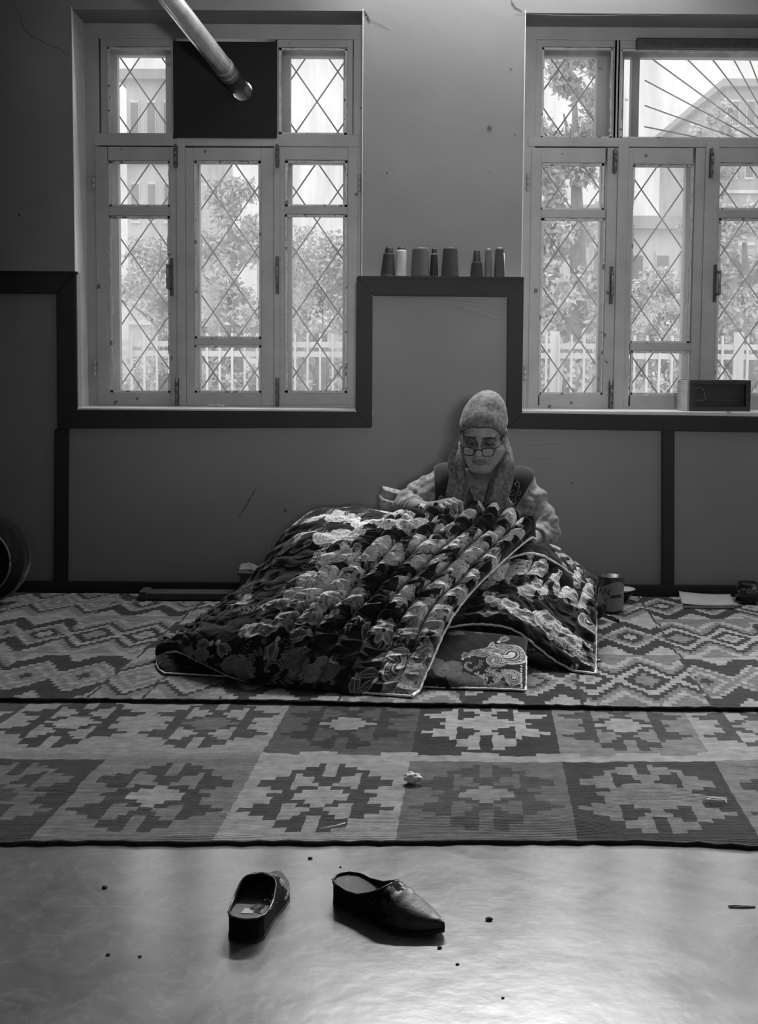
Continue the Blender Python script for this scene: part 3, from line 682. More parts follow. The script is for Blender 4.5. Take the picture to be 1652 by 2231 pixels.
def sheet_mesh(name, M, n, U, V, thick, disp, tone, mats, parent, up=(0, -.6, .8), edge=.035, stride=3, under=.5):
    nv, nu = M.shape[:2]
    if (n.reshape(-1, 3)@np.array(up)).mean() < 0: n = -n
    UU, VV = np.meshgrid(U, V)
    e = np.minimum(np.minimum(UU, U[-1]-UU), np.minimum(VV, V[-1]-VV)); e = np.clip(e/edge, 0, 1); pr = np.sqrt(np.clip(1-(1-e)**2, 0, 1))
    top = M+n*((thick/2+disp)*pr)[..., None]; bot = M-n*(thick*under*pr)[..., None]
    iu = sorted(set(list(range(0, nu, stride))+[nu-1])); iv = sorted(set(list(range(0, nv, stride))+[nv-1]))
    bot = bot[np.ix_(iv, iu)]; floor_ = .024
    top[..., 2] = np.maximum(top[..., 2], floor_+.002); bot[..., 2] = np.maximum(bot[..., 2], floor_+.0005)
    def quads(h, w, o, fl):
        I, J = np.meshgrid(np.arange(w-1), np.arange(h-1)); a = o+J*w+I; q = [a, a+1, a+w+1, a+w]
        return np.stack(q[::-1] if fl else q, -1).reshape(-1, 4)
    Vt = np.vstack([top.reshape(-1, 3), bot.reshape(-1, 3)])
    # orientation: faces outward along n
    t0 = np.cross(M[nv//2, nu//2+1]-M[nv//2, nu//2], M[nv//2+1, nu//2]-M[nv//2, nu//2]); fl = t0@n[nv//2, nu//2] < 0
    Fc = np.vstack([quads(nv, nu, 0, fl), quads(len(iv), len(iu), nv*nu, not fl)])
    me = bpy.data.meshes.new(name); nf = len(Fc)
    me.vertices.add(len(Vt)); me.vertices.foreach_set('co', Vt.ravel()); me.loops.add(nf*4); me.loops.foreach_set('vertex_index', Fc.ravel().astype(np.int32))
    me.polygons.add(nf); me.polygons.foreach_set('loop_start', np.arange(nf, dtype=np.int32)*4); me.polygons.foreach_set('use_smooth', np.ones(nf, bool)); me.update(calc_edges=True)
    tv = tone; tb = tv[np.ix_(iv, iu)]; set_col(me, np.concatenate([tv.ravel(), tb.ravel()]), 'POINT')
    me.materials.append(mats); o = bpy.data.objects.new(name, me); link(o)
    me.transform(wmat(parent).inverted()); o.parent = parent
    return o, top
def finder(M, U, V, vmin=0.0, n=None):
    pr = proj(M); vis = np.ones(M.shape[:2], bool); vis[:int(vmin*len(V))] = False
    if n is not None:
        nn = n if (n.reshape(-1, 3)@np.array([0, -.6, .8])).mean() > 0 else -n
        vis &= ((np.array([0, 0, H])-M)*nn).sum(-1) > 0
    def f(px, py):
        d = ((pr-np.array([px, py]))**2).sum(-1); d = np.where(vis, d, 1e9); j, i = np.unravel_index(np.argmin(d), d.shape); return U[i], V[j]
    return f
def rolls(UU, VV, wd, hgt, puck, fade, seed=0, wav=34, width_j=.12):
    """stuffed channels running along v: rounded across u, gathered into puckers along v"""
    u = UU/wd+(vnoise(VV*7, UU*3, seed)-.5)*width_j*2; k = np.floor(u); x = (u-k)*2-1
    prof = np.sqrt(np.clip(1-x*x, 0, 1))
    ph = VV*wav+k*7.3+x*x*.55*np.where(k % 2, 1, 1)
    p = 1-np.abs(2*vnoise(ph, k*3.1+x*.35, seed+3)-1); p2 = 1-np.abs(2*vnoise(ph*1.9, k*5.7+x*.6, seed+9)-1)
    return fade*(hgt*(prof-.45))+np.sqrt(fade)*puck*((p-.5)*1.5+(p2-.5)*.7)*(.35+.65*prof)
Q = empty('quilt', G(890, 1545))
tag(Q, 'large folded floral velvet quilt with pale piping heaped on the rug before the woman', 'quilt')
# ---- the folded layers underneath (rear fold, right)
def ctl(rows): return [[P(*p) for p in r] for r in rows]
# layer C: right-hand fold, corner hanging to the rug
Cc = ctl([[(1010, 1260, 4.35), (1060, 1238, 4.38), (1120, 1225, 4.42), (1180, 1240, 4.45), (1240, 1278, 4.48), (1297, 1310, 4.44)],
          [(1010, 1238, 4.22), (1065, 1214, 4.25), (1120, 1202, 4.28), (1180, 1213, 4.30), (1242, 1252, 4.32), (1298, 1290, 4.30)],
          [(985, 1290, 4.06), (1035, 1270, 4.08), (1090, 1262, 4.12), (1150, 1270, 4.14), (1218, 1304, 4.14), (1299, 1352, 4.12)],
          [(965, 1335, 3.94), (1010, 1322, 3.96), (1065, 1318, 3.98), (1128, 1330, 3.99), (1208, 1378, 3.98), (1298, 1425, 3.93)],
          [(945, 1376, 3.83), (985, 1366, 3.84), (1045, 1360, 3.86), (1122, 1374, 3.87), (1205, 1436, 3.85), (1297, 1486, 3.78)]])
Mc, nc, Uc, Vc = sheet(Cc, 330, 300)
fC = finder(Mc, Uc, Vc, .2); Tc = Print(Uc[-1], Vc[-1], seed=3)
for px, py, R, hi in ((1090, 1262, .05, .5), (1120, 1255, .04, .5), (1160, 1250, .045, .52), (1200, 1262, .042, .5), (1240, 1272, .045, .45), (1140, 1300, .03, .45), (1170, 1290, .035, .48), (1215, 1298, .036, .5), (1260, 1300, .04, .4), (1250, 1325, .03, .3), (1015, 1265, .02, .4), (1060, 1285, .025, .3)):
    Tc.spray(*fC(px, py), R, px*.1, True, hi)
for k in range(26): 
    a = fC(1065+k*7.0+random.uniform(-4, 4), 1322+max(0, k-3)*3.6+random.uniform(-10, 12)); Tc.ell(a[0], a[1], .024, .030, random.uniform(0, 3), .08, .46, None, 2.3); Tc.ell(a[0], a[1]+.006, .012, .016, random.uniform(0, 3), .05, .25)
Tc.rose(*fC(1180, 1368), .05, .3, .4); Tc.leaf(*fC(1085, 1310), .035, .2); Tc.leaf(*fC(1055, 1350), .04, .1, .2)
Tc.paisley(*fC(1275, 1372), .075, -1.2, .36); Tc.scroll(*fC(1270, 1440), .05, .6, 1, .3); Tc.scroll(*fC(1240, 1425), .05, 2, -1, .34)
for k in range(9): Tc.leaf(*fC(1180+k*11, 1378+k*9), .024, .9+.2*(k % 3), .36)
for k in range(6): Tc.berries(*fC(1260+random.uniform(-16, 20), 1410+k*12), .014, 5, .4)
for k in range(10): Tc.daisy(*fC(1030+k*22, 1210+k*7), .022, 5, k, .38)
UU, VV = np.meshgrid(Uc, Vc)
fadev = np.clip((.62-VV/Vc[-1])/.25, 0, 1)
dC = rolls(UU+.02, VV, .072, .034*fadev, .012, 1, 4)+(1-fadev)*(vnoise(UU*24, VV*20, 7)-.5)*.022
sheet_mesh('right_fold', Mc, nc, Uc, Vc, .045, dC, np.minimum(Tc.sample(UU, VV)*1.5, .82), M_velvet, Q)
def piping(pts, r=.0042, name='piping'):
    p = cr([tuple(q) for q in pts], np.linspace(0, 1, len(pts)*7)); p = p+(np.stack([vnoise(np.arange(len(p))*.4, np.zeros(len(p)), k) for k in (1, 2, 3)], -1)-.5)*.002
    p[:, 2] = np.maximum(p[:, 2], .029)
    return tubeo(name, [Vector(q) for q in p], r, M_pipe, Q, 7)
piping(list(map(lambda i: Vector(Mc[i, -1]), range(15, 300, 15)))+[Vector(Mc[-1, -1])]); piping([Vector(Mc[-1, i]) for i in range(0, 330, 15)]+[Vector(Mc[-1, -1])])
piping([P(1070, 1232, 4.16), P(1095, 1222, 4.17), P(1136, 1208, 4.18), P(1163, 1206, 4.19), P(1190, 1214, 4.20), P(1217, 1231, 4.21), P(1255, 1257, 4.22), P(1288, 1281, 4.23), P(1298, 1298, 4.24)])
# layer D: thick rear fold showing behind the piping
Dc = ctl([[(1060, 1290, 4.62), (1130, 1280, 4.66), (1210, 1300, 4.68), (1300, 1345, 4.62)], [(1060, 1216, 4.42), (1130, 1200, 4.45), (1205, 1212, 4.46), (1290, 1280, 4.44)], [(1060, 1226, 4.24), (1130, 1206, 4.26), (1200, 1222, 4.26), (1292, 1290, 4.27)], [(1060, 1300, 4.12), (1130, 1290, 4.14), (1210, 1310, 4.14), (1294, 1350, 4.14)]])
Md_, nd, Ud, Vd = sheet(Dc, 120, 120); UU, VV = np.meshgrid(Ud, Vd); Td = Print(Ud[-1], Vd[-1], seed=8)
for k in range(22): Td.spray(random.uniform(0, Ud[-1]), random.uniform(.1, Vd[-1]*.8), random.uniform(.016, .028), k, True, .4)
sheet_mesh('rear_fold', Md_, nd, Ud, Vd, .05, (vnoise(UU*22, VV*22, 2)-.5)*.016, Td.sample(UU, VV), M_velvet, Q, stride=4)
# layer B: inner fold with a paisley corner standing on the rug
Bc = ctl([[(880, 1375, 3.84), (940, 1378, 3.84), (1010, 1378, 3.85), (1080, 1386, 3.86), (1150, 1400, 3.85)],
          [(860, 1420, 3.76), (925, 1424, 3.76), (1000, 1424, 3.76), (1075, 1426, 3.76), (1147, 1428, 3.75)],
          [(850, 1465, 3.66), (920, 1468, 3.66), (995, 1472, 3.66), (1072, 1476, 3.66), (1146, 1478, 3.65)],
          [(845, 1500, 3.60), (915, 1497, 3.61), (990, 1507, 3.60), (1068, 1515, 3.59), (1145, 1524, 3.575)]])
Mb, nb_, Ub, Vb = sheet(Bc, 300, 170); fB = finder(Mb, Ub, Vb); Tb = Print(Ub[-1], Vb[-1], seed=5)
Tb.paisley(*fB(1116, 1438), .100, 1.6, .44, 1); Tb.paisley(*fB(1120, 1490), .055, -1.0, .36, -1); Tb.paisley(*fB(1075, 1452), .05, 2.6, .34, -1)
Tb.scroll(*fB(1060, 1490), .045, .5, 1, .34); Tb.scroll(*fB(1105, 1500), .045, 2.5, -1, .36); Tb.scroll(*fB(1025, 1460), .035, 1.5, 1, .3)
for k in range(7): Tb.leaf(*fB(1050+k*13, 1508+k*1.2), .022, .3+.35*(k % 3), .32); Tb.tulip(*fB(1010+k*16, 1445-4*k), .022, -1.2+.2*k, .3)
for k in range(14): Tb.ell(*fB(1136, 1430+k*6), .0035, .0035, 0, .4, .4); Tb.leaf(*fB(1040+k*7, 1516+k*.4), .016, .6+.5*(k % 2), .34)
for k in range(6): Tb.leaf(*fB(1040+k*14, 1436-k*4+8*(k % 2)), .026, -.6+.2*k, .34, .5); Tb.scroll(*fB(1015+k*15, 1492), .026, k*1.3, 1-2*(k % 2), .36)
for px, py in ((948, 1460), (965, 1475), (985, 1466), (995, 1490), (1030, 1500)): Tb.rose(*fB(px, py), .03, px, .12, .03)
for px, py in ((985, 1395), (1040, 1388), (1000, 1392)): Tb.leaf(*fB(px, py), .018, .3, .18)
Tb.tulip(*fB(1092, 1408), .026, -.8, .4)
for k in range(8): Tb.berries(*fB(1040+k*12, 1480+6*math.sin(k*2)), .010, 5, .34)
UU, VV = np.meshgrid(Ub, Vb)
sheet_mesh('inner_fold', Mb, nb_, Ub, Vb, .05, (vnoise(UU*12, VV*12, 3)-.5)*.012, Tb.sample(UU, VV)*1.3, M_velvet, Q, up=(0, -1, .3), stride=3)
piping([Vector(Mb[i, -1]) for i in range(60, 170, 10)]+[Vector(Mb[-1, -1])]+[Vector(Mb[-1, i]) for i in range(285, 60, -15)], .0036)
# layer E: the lower fold that shows at the left corner, and the pad that fills the heap
Ec = ctl([[(800, 1330, 4.3), (680, 1350, 4.35), (560, 1375, 4.25), (450, 1400, 4.15), (365, 1430, 4.05)],
          [(810, 1400, 3.95), (690, 1400, 3.98), (560, 1405, 4.0), (450, 1420, 3.98), (343, 1442, 3.92)],
          [(800, 1470, 3.72), (690, 1470, 3.74), (570, 1462, 3.78), (455, 1452, 3.82), (345, 1458, 3.82)],
          [(780, 1512, 3.60), (680, 1500, 3.64), (560, 1486, 3.70), (450, 1482, 3.73), (358, 1476, 3.755)]])
Me_, ne, Ue, Ve = sheet(Ec, 200, 130); UU, VV = np.meshgrid(Ue, Ve); Te = Print(Ue[-1], Ve[-1], seed=11)
for k in range(34): Te.spray(random.uniform(0, Ue[-1]), random.uniform(.1, Ve[-1]), random.uniform(.016, .03), k, True, .10)
sheet_mesh('lower_fold', Me_, ne, Ue, Ve, .05, (vnoise(UU*26, VV*26, 2)-.5)*.018, Te.sample(UU, VV), M_velvet, Q, stride=3)
piping([Vector(Me_[-1, i]) for i in range(90, 200, 12)]+[Vector(Me_[i, -1]) for i in range(128, 40, -16)], .0030)
# ---- layer A: the top fold
Ac = ctl([
 [(1178, 1198, 4.36), (1115, 1203, 4.37), (1045, 1198, 4.37), (960, 1208, 4.38), (880, 1218, 4.50), (800, 1228, 4.62), (735, 1248, 4.68), (690, 1273, 4.72)],
 [(1164, 1173, 4.32), (1105, 1154, 4.32), (1045, 1145, 4.32), (970, 1150, 4.32), (880, 1159, 4.36), (795, 1165, 4.44), (722, 1179, 4.50), (660, 1228, 4.58)],
 [(1143, 1181, 4.24), (1086, 1153, 4.22), (1026, 1141, 4.20), (950, 1145, 4.18), (865, 1153, 4.18), (775, 1161, 4.20), (700, 1178, 4.28), (635, 1235, 4.42)],
 [(1085, 1232, 4.09), (1018, 1206, 4.07), (945, 1196, 4.02), (850, 1196, 3.98), (765, 1200, 3.98), (694, 1210, 4.02), (640, 1235, 4.14), (588, 1288, 4.32)],
 [(1024, 1293, 3.96), (950, 1273, 3.93), (868, 1267, 3.89), (770, 1263, 3.86), (685, 1263, 3.88), (620, 1275, 3.94), (570, 1305, 4.06), (510, 1350, 4.22)],
 [(976, 1361, 3.82), (892, 1352, 3.78), (805, 1342, 3.76), (705, 1332, 3.75), (615, 1330, 3.78), (540, 1340, 3.86), (480, 1368, 3.98), (425, 1400, 4.10)],
 [(937, 1448, 3.66), (850, 1448, 3.63), (760, 1430, 3.63), (655, 1415, 3.65), (560, 1400, 3.70), (470, 1398, 3.78), (410, 1410, 3.89), (365, 1424, 3.99)],
 [(897, 1542, 3.50), (805, 1529, 3.53), (715, 1515, 3.57), (620, 1501, 3.62), (520, 1480, 3.68), (438, 1443, 3.78), (384, 1420, 3.87), (340, 1432, 3.94)]])
Ma, na, Ua, Va = sheet(Ac, 760, 640); UU, VV = np.meshgrid(Ua, Va)
fA = finder(Ma, Ua, Va, .12, na); Ta = Print(Ua[-1], Va[-1], seed=2)
A = lambda px, py: fA(px, py)
for k in range(60):     # quiet small sprigs everywhere
    Ta.sprig(random.uniform(0, Ua[-1]), random.uniform(0, Va[-1]), random.uniform(.012, .02), random.uniform(0, 6), 4, .07)
for px, py, R, hi in ((680, 1158, .045, .55), (725, 1150, .05, .58), (775, 1148, .05, .58), (825, 1150, .045, .56), (870, 1156, .036, .52), (905, 1160, .03, .5), (850, 1140, .04, .5), (745, 1172, .035, .52),
    (735, 1205, .055, .48), (775, 1200, .04, .46), (690, 1210, .035, .42), (830, 1215, .034, .45), (795, 1238, .03, .45), (850, 1235, .034, .45),
    (700, 1288, .068, .48), (745, 1300, .03, .44), (655, 1320, .04, .4), (545, 1335, .036, .38), (830, 1392, .032, .42),
    (672, 1192, .036, .56), (712, 1182, .045, .6), (758, 1176, .05, .6), (806, 1174, .05, .6), (850, 1178, .04, .56), (893, 1176, .034, .54), (928, 1168, .03, .5), (735, 1240, .05, .5), (782, 1236, .034, .48), (838, 1240, .036, .48), (715, 1316, .06, .5), (768, 1318, .03, .46),
    (1100, 1152, .045, .56), (1060, 1138, .045, .5), (1075, 1185, .045, .56), (1040, 1180, .035, .5), (1010, 1148, .035, .42), (1045, 1222, .042, .58), (1012, 1212, .035, .5), (985, 1190, .032, .5), (1000, 1265, .045, .56), (965, 1250, .04, .5), (935, 1232, .034, .5), (905, 1240, .034, .5),
    (975, 1305, .04, .52), (940, 1290, .036, .5), (1000, 1310, .03, .48), (880, 1280, .03, .42), (870, 1312, .036, .46), (930, 1330, .025, .3), (955, 1345, .04, .48), (925, 1372, .04, .46), (900, 1350, .03, .36), (945, 1385, .03, .36), (890, 1395, .028, .3), (1110, 1180, .03, .5), (960, 1175, .028, .4), (905, 1205, .03, .42)):
    Ta.spray(*A(px, py), R*.9, px*.37, True, hi)
for k in range(110):    # small flowers gathered in loose bands over the stuffed channels
    u_, v_ = random.uniform(0, .5)*Ua[-1], random.uniform(.10, .80)*Va[-1]
    if float(vnoise(u_*5+v_*3, v_*9, 41)) > .56: Ta.spray(u_, v_, random.uniform(.012, .026), k, True, random.uniform(.40, .58))
for k in range(30):     # ruffled petal garlands across the left
    a = A(590+k*6.5+random.uniform(-5, 5), 1348-k*.5+random.uniform(-8, 9)); Ta.ell(a[0], a[1], .014, .020, random.uniform(0, 3), .08, .42, None, 2.4); Ta.ell(a[0]+.004, a[1]+.006, .010, .014, random.uniform(0, 3), .05, .2)
for k in range(26):
    a = A(550+k*6.2+random.uniform(-5, 5), 1390-k*1.1+random.uniform(-9, 10)); Ta.ell(a[0], a[1], .016, .021, random.uniform(0, 3), .10, .44, None, 2.2); Ta.ell(a[0]+.004, a[1]+.006, .012, .016, random.uniform(0, 3), .06, .2)
for px, py in ((768, 1280), (755, 1292), (895, 1165), (870, 1185), (700, 1368), (720, 1362), (735, 1335), (690, 1345), (800, 1238), (815, 1250)): Ta.berries(*A(px, py), .020, 7, .46)
for px, py, r in ((760, 1335, .3), (785, 1318, .9), (700, 1248, -1), (650, 1300, 2), (762, 1382, .8), (870, 1420, 1.2), (850, 1412, .4), (625, 1365, 2.2), (560, 1352, .4)): Ta.sprig(*A(px, py), .03, r, 5, .30)
for px, py, r in ((608, 1415, 1.6), (705, 1240, -1.0), (665, 1398, .6), (470, 1412, .3), (500, 1415, 2.6), (925, 1432, -.6)): Ta.tulip(*A(px, py), .034, r, .42)
Ta.daisy(*A(828, 1396), .036, 6, .3, .46); Ta.leaf(*A(798, 1390), .034, 1.7, .44, .5); Ta.leaf(*A(845, 1374), .03, .4, .4, .5)
Ta.paisley(*A(868, 1468), .095, -2.4, .40, 1); Ta.paisley(*A(905, 1450), .06, -.4, .36, -1)
Ta.rose(*A(880, 1512), .055, .4, .26, .08); Ta.rose(*A(858, 1530), .035, .4, .16, .05); Ta.rose(*A(905, 1500), .045, 1, .22, .07)
for px, py, r in ((800, 1505, 1.1), (775, 1500, 2.0), (805, 1478, .3), (905, 1530, 1.4)): Ta.leaf(*A(px, py), .036, r, .34, .4)
for px, py in ((598, 1462), (565, 1455), (640, 1455)): Ta.scroll(*A(px, py), .045, px*.3, 1, .20)
for px, py, hi in ((660, 1455, .16), (690, 1470, .20), (705, 1458, .22), (650, 1440, .12), (720, 1470, .14)): Ta.spray(*A(px, py), .026, px*.3, True, hi)
for px, py in ((400, 1412), (380, 1425), (430, 1425), (460, 1430), (520, 1450), (545, 1462)): Ta.spray(*A(px, py), .026, px*.3, True, .16)
toneA = np.minimum(Ta.sample(UU, VV)*1.45, .82)
ku = UU/Ua[-1]; kv = VV/Va[-1]
fade = np.clip((.54-ku)/.14, .03, 1); low = np.clip((kv-.80)/.15, 0, 1)
wd = .070
dA = rolls(UU, VV, wd, .046*(1-.75*low), .025*(1-.6*low), fade, 1, 34, .22)
soft = np.clip((ku-.45)/.2, 0, 1)
dA += soft*((vnoise(UU*6, VV*24+UU*5, 12)-.5)*.030+(vnoise(UU*15, VV*40, 13)-.5)*.010)*(1-low*.6)+(vnoise(UU*5, VV*5, 15)-.5)*.02*soft
dA += .056*np.clip((ku-.42)/.2, 0, 1)*np.exp(-((kv-.36)/.27)**2)*np.exp(-((ku-.80)/.26)**2)+.02*np.clip((ku-.3)/.2, 0, 1)
lf = np.clip((ku-.6)/.15, 0, 1)*np.clip((kv-.62)/.1, 0, 1)*np.clip((.97-kv)/.06, 0, 1)
x_ = (VV/.032+UU*9); dA += lf*.006*(np.abs(np.sin(x_*math.pi))**.7)*(.5+vnoise(UU*30, VV*20, 17))
topA = sheet_mesh('top_fold', Ma, na, Ua, Va, .05, dA, toneA, M_velvet, Q, edge=.03)
piping([Vector(Ma[i, 0]) for i in range(74, 634, 16)]+[Vector(Ma[-1, 0])], .0056); piping([Vector(Ma[-1, i]) for i in range(0, 760, 19)]+[Vector(Ma[-1, -1])], .0042)
# loose basting threads left in the cloth
for pts in ([(785, 1338, 3.72), (800, 1316, 3.72), (830, 1313, 3.73)], [(780, 1335, 3.72), (788, 1355, 3.68), (798, 1370, 3.66)], [(940, 1172, 4.0), (945, 1182, 3.98), (948, 1196, 3.96)], [(400, 1416, 3.8), (425, 1404, 3.78), (450, 1408, 3.76)]):
    tubeo('basting_thread', [P(*p) for p in pts], .0014, M_pipe, Q, 5)
# ================================================================= SMOOTH SOLIDS (signed distances -> one continuous mesh)
def axis(lo, hi, coarse, fine=()):
    xs = [lo]
    while xs[-1] < hi:
        s = coarse
        for a, b, f in fine:
            if a-coarse*.5 <= xs[-1] <= b: s = min(s, f)
        xs.append(xs[-1]+s)
    return np.array(xs, np.float32)
class SDF:
    def __init__(s, xs, ys, zs):
        s.xs, s.ys, s.zs = xs, ys, zs; s.D = np.full((len(xs), len(ys), len(zs)), .5, np.float32)
    def sub_grid(s, lo, hi):
        ix = [slice(max(0, np.searchsorted(a, l)-1), np.searchsorted(a, h)+1) for a, l, h in zip((s.xs, s.ys, s.zs), lo, hi)]
        return tuple(ix), s.xs[ix[0]][:, None, None], s.ys[ix[1]][None, :, None], s.zs[ix[2]][None, None, :]
    def _mix(s, ix, d, k, op):
        A = s.D[ix]
        if A.size == 0: return
        if op == 'cut': A[...] = -s.smin(-A, d, k)
        else: A[...] = s.smin(A, d, k)
    @staticmethod
    def smin(a, b, k):
        if k <= 0: return np.minimum(a, b)
        h = np.clip(.5+.5*(b-a)/k, 0, 1); return b+(a-b)*h-k*h*(1-h)
    def cap(s, a, b, ra, rb=None, k=.02, op='add', sq=None):
        rb = ra if rb is None else rb; a, b = np.array(a, np.float32), np.array(b, np.float32); m = max(ra, rb)+max(k, .02)+.012
        ix, X, Y, Z = s.sub_grid(np.minimum(a, b)-m, np.maximum(a, b)+m)
        ab = b-a; L = float(ab@ab)+1e-12; t = np.clip(((X-a[0])*ab[0]+(Y-a[1])*ab[1]+(Z-a[2])*ab[2])/L, 0, 1)
        d = np.sqrt((X-a[0]-t*ab[0])**2+(Y-a[1]-t*ab[1])**2+(Z-a[2]-t*ab[2])**2)-(ra+(rb-ra)*t); s._mix(ix, d.astype(np.float32), k, op)
    def ell(s, c, r, k=.02, op='add', R=None):
        c, r = np.array(c, np.float32), np.array(r, np.float32); m = max(r)+max(k, .02)+.012 if R is not None else r+max(k, .02)+.012
        ix, X, Y, Z = s.sub_grid(c-m, c+m); X, Y, Z = X-c[0], Y-c[1], Z-c[2]
        if R is not None: X, Y, Z = R[0][0]*X+R[1][0]*Y+R[2][0]*Z, R[0][1]*X+R[1][1]*Y+R[2][1]*Z, R[0][2]*X+R[1][2]*Y+R[2][2]*Z
        k0 = np.sqrt((X/r[0])**2+(Y/r[1])**2+(Z/r[2])**2); k1 = np.sqrt((X/r[0]**2)**2+(Y/r[1]**2)**2+(Z/r[2]**2)**2)+1e-9
        s._mix(ix, (k0*(k0-1)/k1).astype(np.float32), k, op)
    def plane(s, p, n, k=.0):                     # keep the side n points away from
        n = np.array(n, np.float32); n /= np.linalg.norm(n); X, Y, Z = s.xs[:, None, None], s.ys[None, :, None], s.zs[None, None, :]
        d = -((X-p[0])*n[0]+(Y-p[1])*n[1]+(Z-p[2])*n[2]); s.D = -s.smin(-s.D, d, k)
    def mesh(s):
        D = s.D; ins = D < 0; nx, ny, nz = D.shape
        c = np.zeros((nx-1, ny-1, nz-1), np.uint8)
        for i in (0, 1):
            for j in (0, 1):
                for k in (0, 1): c += ins[i:nx-1+i, j:ny-1+j, k:nz-1+k]
        I, J, K = np.nonzero((c > 0) & (c < 8)); idx = np.full((nx-1, ny-1, nz-1), -1, np.int32); idx[I, J, K] = np.arange(len(I))
        acc = np.zeros((len(I), 3)); cnt = np.zeros(len(I)); cor = [(i, j, k) for i in (0, 1) for j in (0, 1) for k in (0, 1)]
        ax = (s.xs, s.ys, s.zs)
        for p in range(8):
            for q in range(p+1, 8):
                a, b = cor[p], cor[q]
                if sum(abs(u-v) for u, v in zip(a, b)) != 1: continue
                da, db = D[I+a[0], J+a[1], K+a[2]], D[I+b[0], J+b[1], K+b[2]]; m = (da < 0) != (db < 0)
                t = (da/(da-db+1e-12))[m]
                pa = np.stack([s.xs[I+a[0]], s.ys[J+a[1]], s.zs[K+a[2]]], -1)[m]; pb = np.stack([s.xs[I+b[0]], s.ys[J+b[1]], s.zs[K+b[2]]], -1)[m]
                acc[m] += pa+(pb-pa)*t[:, None]; cnt[m] += 1
        V = acc/cnt[:, None]; F_ = []
        for d in range(3):
            sl0 = [slice(1, -1)]*3; sl0[d] = slice(0, -1); sl1 = list(sl0); sl1[d] = slice(1, None)
            a, b = ins[tuple(sl0)], ins[tuple(sl1)]; i, j, k = np.nonzero(a != b); fl = a[i, j, k]
            o = [1, 1, 1]; o[d] = 0; i, j, k = i+o[0], j+o[1], k+o[2]; e, f = [(1, 2), (2, 0), (0, 1)][d]
            def g(x, y):
                q = [i.copy(), j.copy(), k.copy()]; q[e] = q[e]-x; q[f] = q[f]-y; return idx[q[0], q[1], q[2]]
            qd = np.stack([g(1, 1), g(0, 1), g(0, 0), g(1, 0)], -1); qd[~fl] = qd[~fl][:, ::-1]; F_.append(qd)
        F_ = np.vstack(F_); F_ = F_[(F_ >= 0).all(1)]
        return V, F_
def smooth_v(V, Fq, it=1, lam=.5):
    for _ in range(it):
        acc = np.zeros_like(V); cnt = np.zeros(len(V))
        for a in range(4):
            for b in ((a+1) % 4, (a+3) % 4): np.add.at(acc, Fq[:, a], V[Fq[:, b]]); np.add.at(cnt, Fq[:, a], 1)
        V = V+(acc/np.maximum(cnt, 1)[:, None]-V)*lam
    return V
def vnorm(V, Fq):
    n = np.cross(V[Fq[:, 2]]-V[Fq[:, 0]], V[Fq[:, 3]]-V[Fq[:, 1]]); N = np.zeros_like(V)
    for a in range(4): np.add.at(N, Fq[:, a], n)
    return N/(np.linalg.norm(N, axis=1, keepdims=True)+1e-12)
def raw_mesh(name, V, Fc, m, parent, col=None):
    me = bpy.data.meshes.new(name); nf = len(Fc); V = np.ascontiguousarray(V, np.float32)
    me.vertices.add(len(V)); me.vertices.foreach_set('co', V.ravel()); me.loops.add(nf*4); me.loops.foreach_set('vertex_index', np.ascontiguousarray(Fc, np.int32).ravel())
    me.polygons.add(nf); me.polygons.foreach_set('loop_start', np.arange(nf, dtype=np.int32)*4); me.polygons.foreach_set('use_smooth', np.ones(nf, bool)); me.update(calc_edges=True)
    if col is not None: set_col(me, col, 'POINT')
    me.materials.append(m); o = bpy.data.objects.new(name, me); link(o)
    if parent is not None: me.transform(wmat(parent).inverted()); o.parent = parent
    return o
# ================================================================= THE WOMAN
M_skin = mat('skin', .3, .5, .10, 60, attr='Col', bump=.25, bs=160, bdist=.0012, spec=.4)
M_dress = mat('printed_dress', .09, .85, .0, g2=.32, vs=60, bump=.2, bs=260, bdist=.001, sheen=.2)
M_vest = mat('black_vest', .012, .9, .3, 20, sheen=.15, bump=.2, bs=200, bdist=.001)
M_scarf = mat('printed_scarf', .045, .75, .0, g2=.20, vs=70, bump=.15, bs=200, bdist=.001, sheen=.15)
M_black = mat('black_acetate', .012, .25)
M_lens = glass_mat(); M_lens.name = 'spectacle_lens'
for n_ in M_lens.node_tree.nodes:
    if n_.type == 'MAP_RANGE': n_.inputs[3].default_value = .0; n_.inputs[4].default_value = .03
M_pearl = mat('pearl', .7, .2); M_embr = mat('embroidery', .16, .7)
yaw, pit, rol = math.radians(-13), math.radians(14), math.radians(-1.5)
# local head frame: +x image right, +y out of the face, +z up
fwd = Vector((math.sin(yaw)*math.cos(pit), -math.cos(yaw)*math.cos(pit), -math.sin(pit))).normalized()
rgt = Vector((0, 0, 1)).cross(fwd).normalized()*1; upv = fwd.cross(rgt).normalized()
if rgt.x < 0: rgt = -rgt
if upv.z < 0: upv = -upv
c_, s_ = math.cos(rol), math.sin(rol); rgt, upv = rgt*c_+upv*s_, upv*c_-rgt*s_
HS = 1.04; Hc = P(1053, 948, 4.36); HR_ = [[rgt.x, fwd.x, upv.x], [rgt.y, fwd.y, upv.y], [rgt.z, fwd.z, upv.z]]
def hl(x, y, z): return Hc+(rgt*x+fwd*y+upv*z)*HS
Wm = empty('person', (P(1050, 1100, 4.56).x, 4.56, .025))
tag(Wm, 'seated woman in headscarf, glasses and dark vest bent over the quilt, sewing', 'person')
cx = P(1050, 1100, 4.56).x
S1, S2 = P(968, 1049, 4.55), P(1137, 1056, 4.55); E1, W1 = P(883, 1110, 4.47), P(941, 1110, 4.25); E2, W2 = P(1186, 1160, 4.47), P(1140, 1190, 4.30)
nb0 = Vector((cx-.004, 4.54, .60))
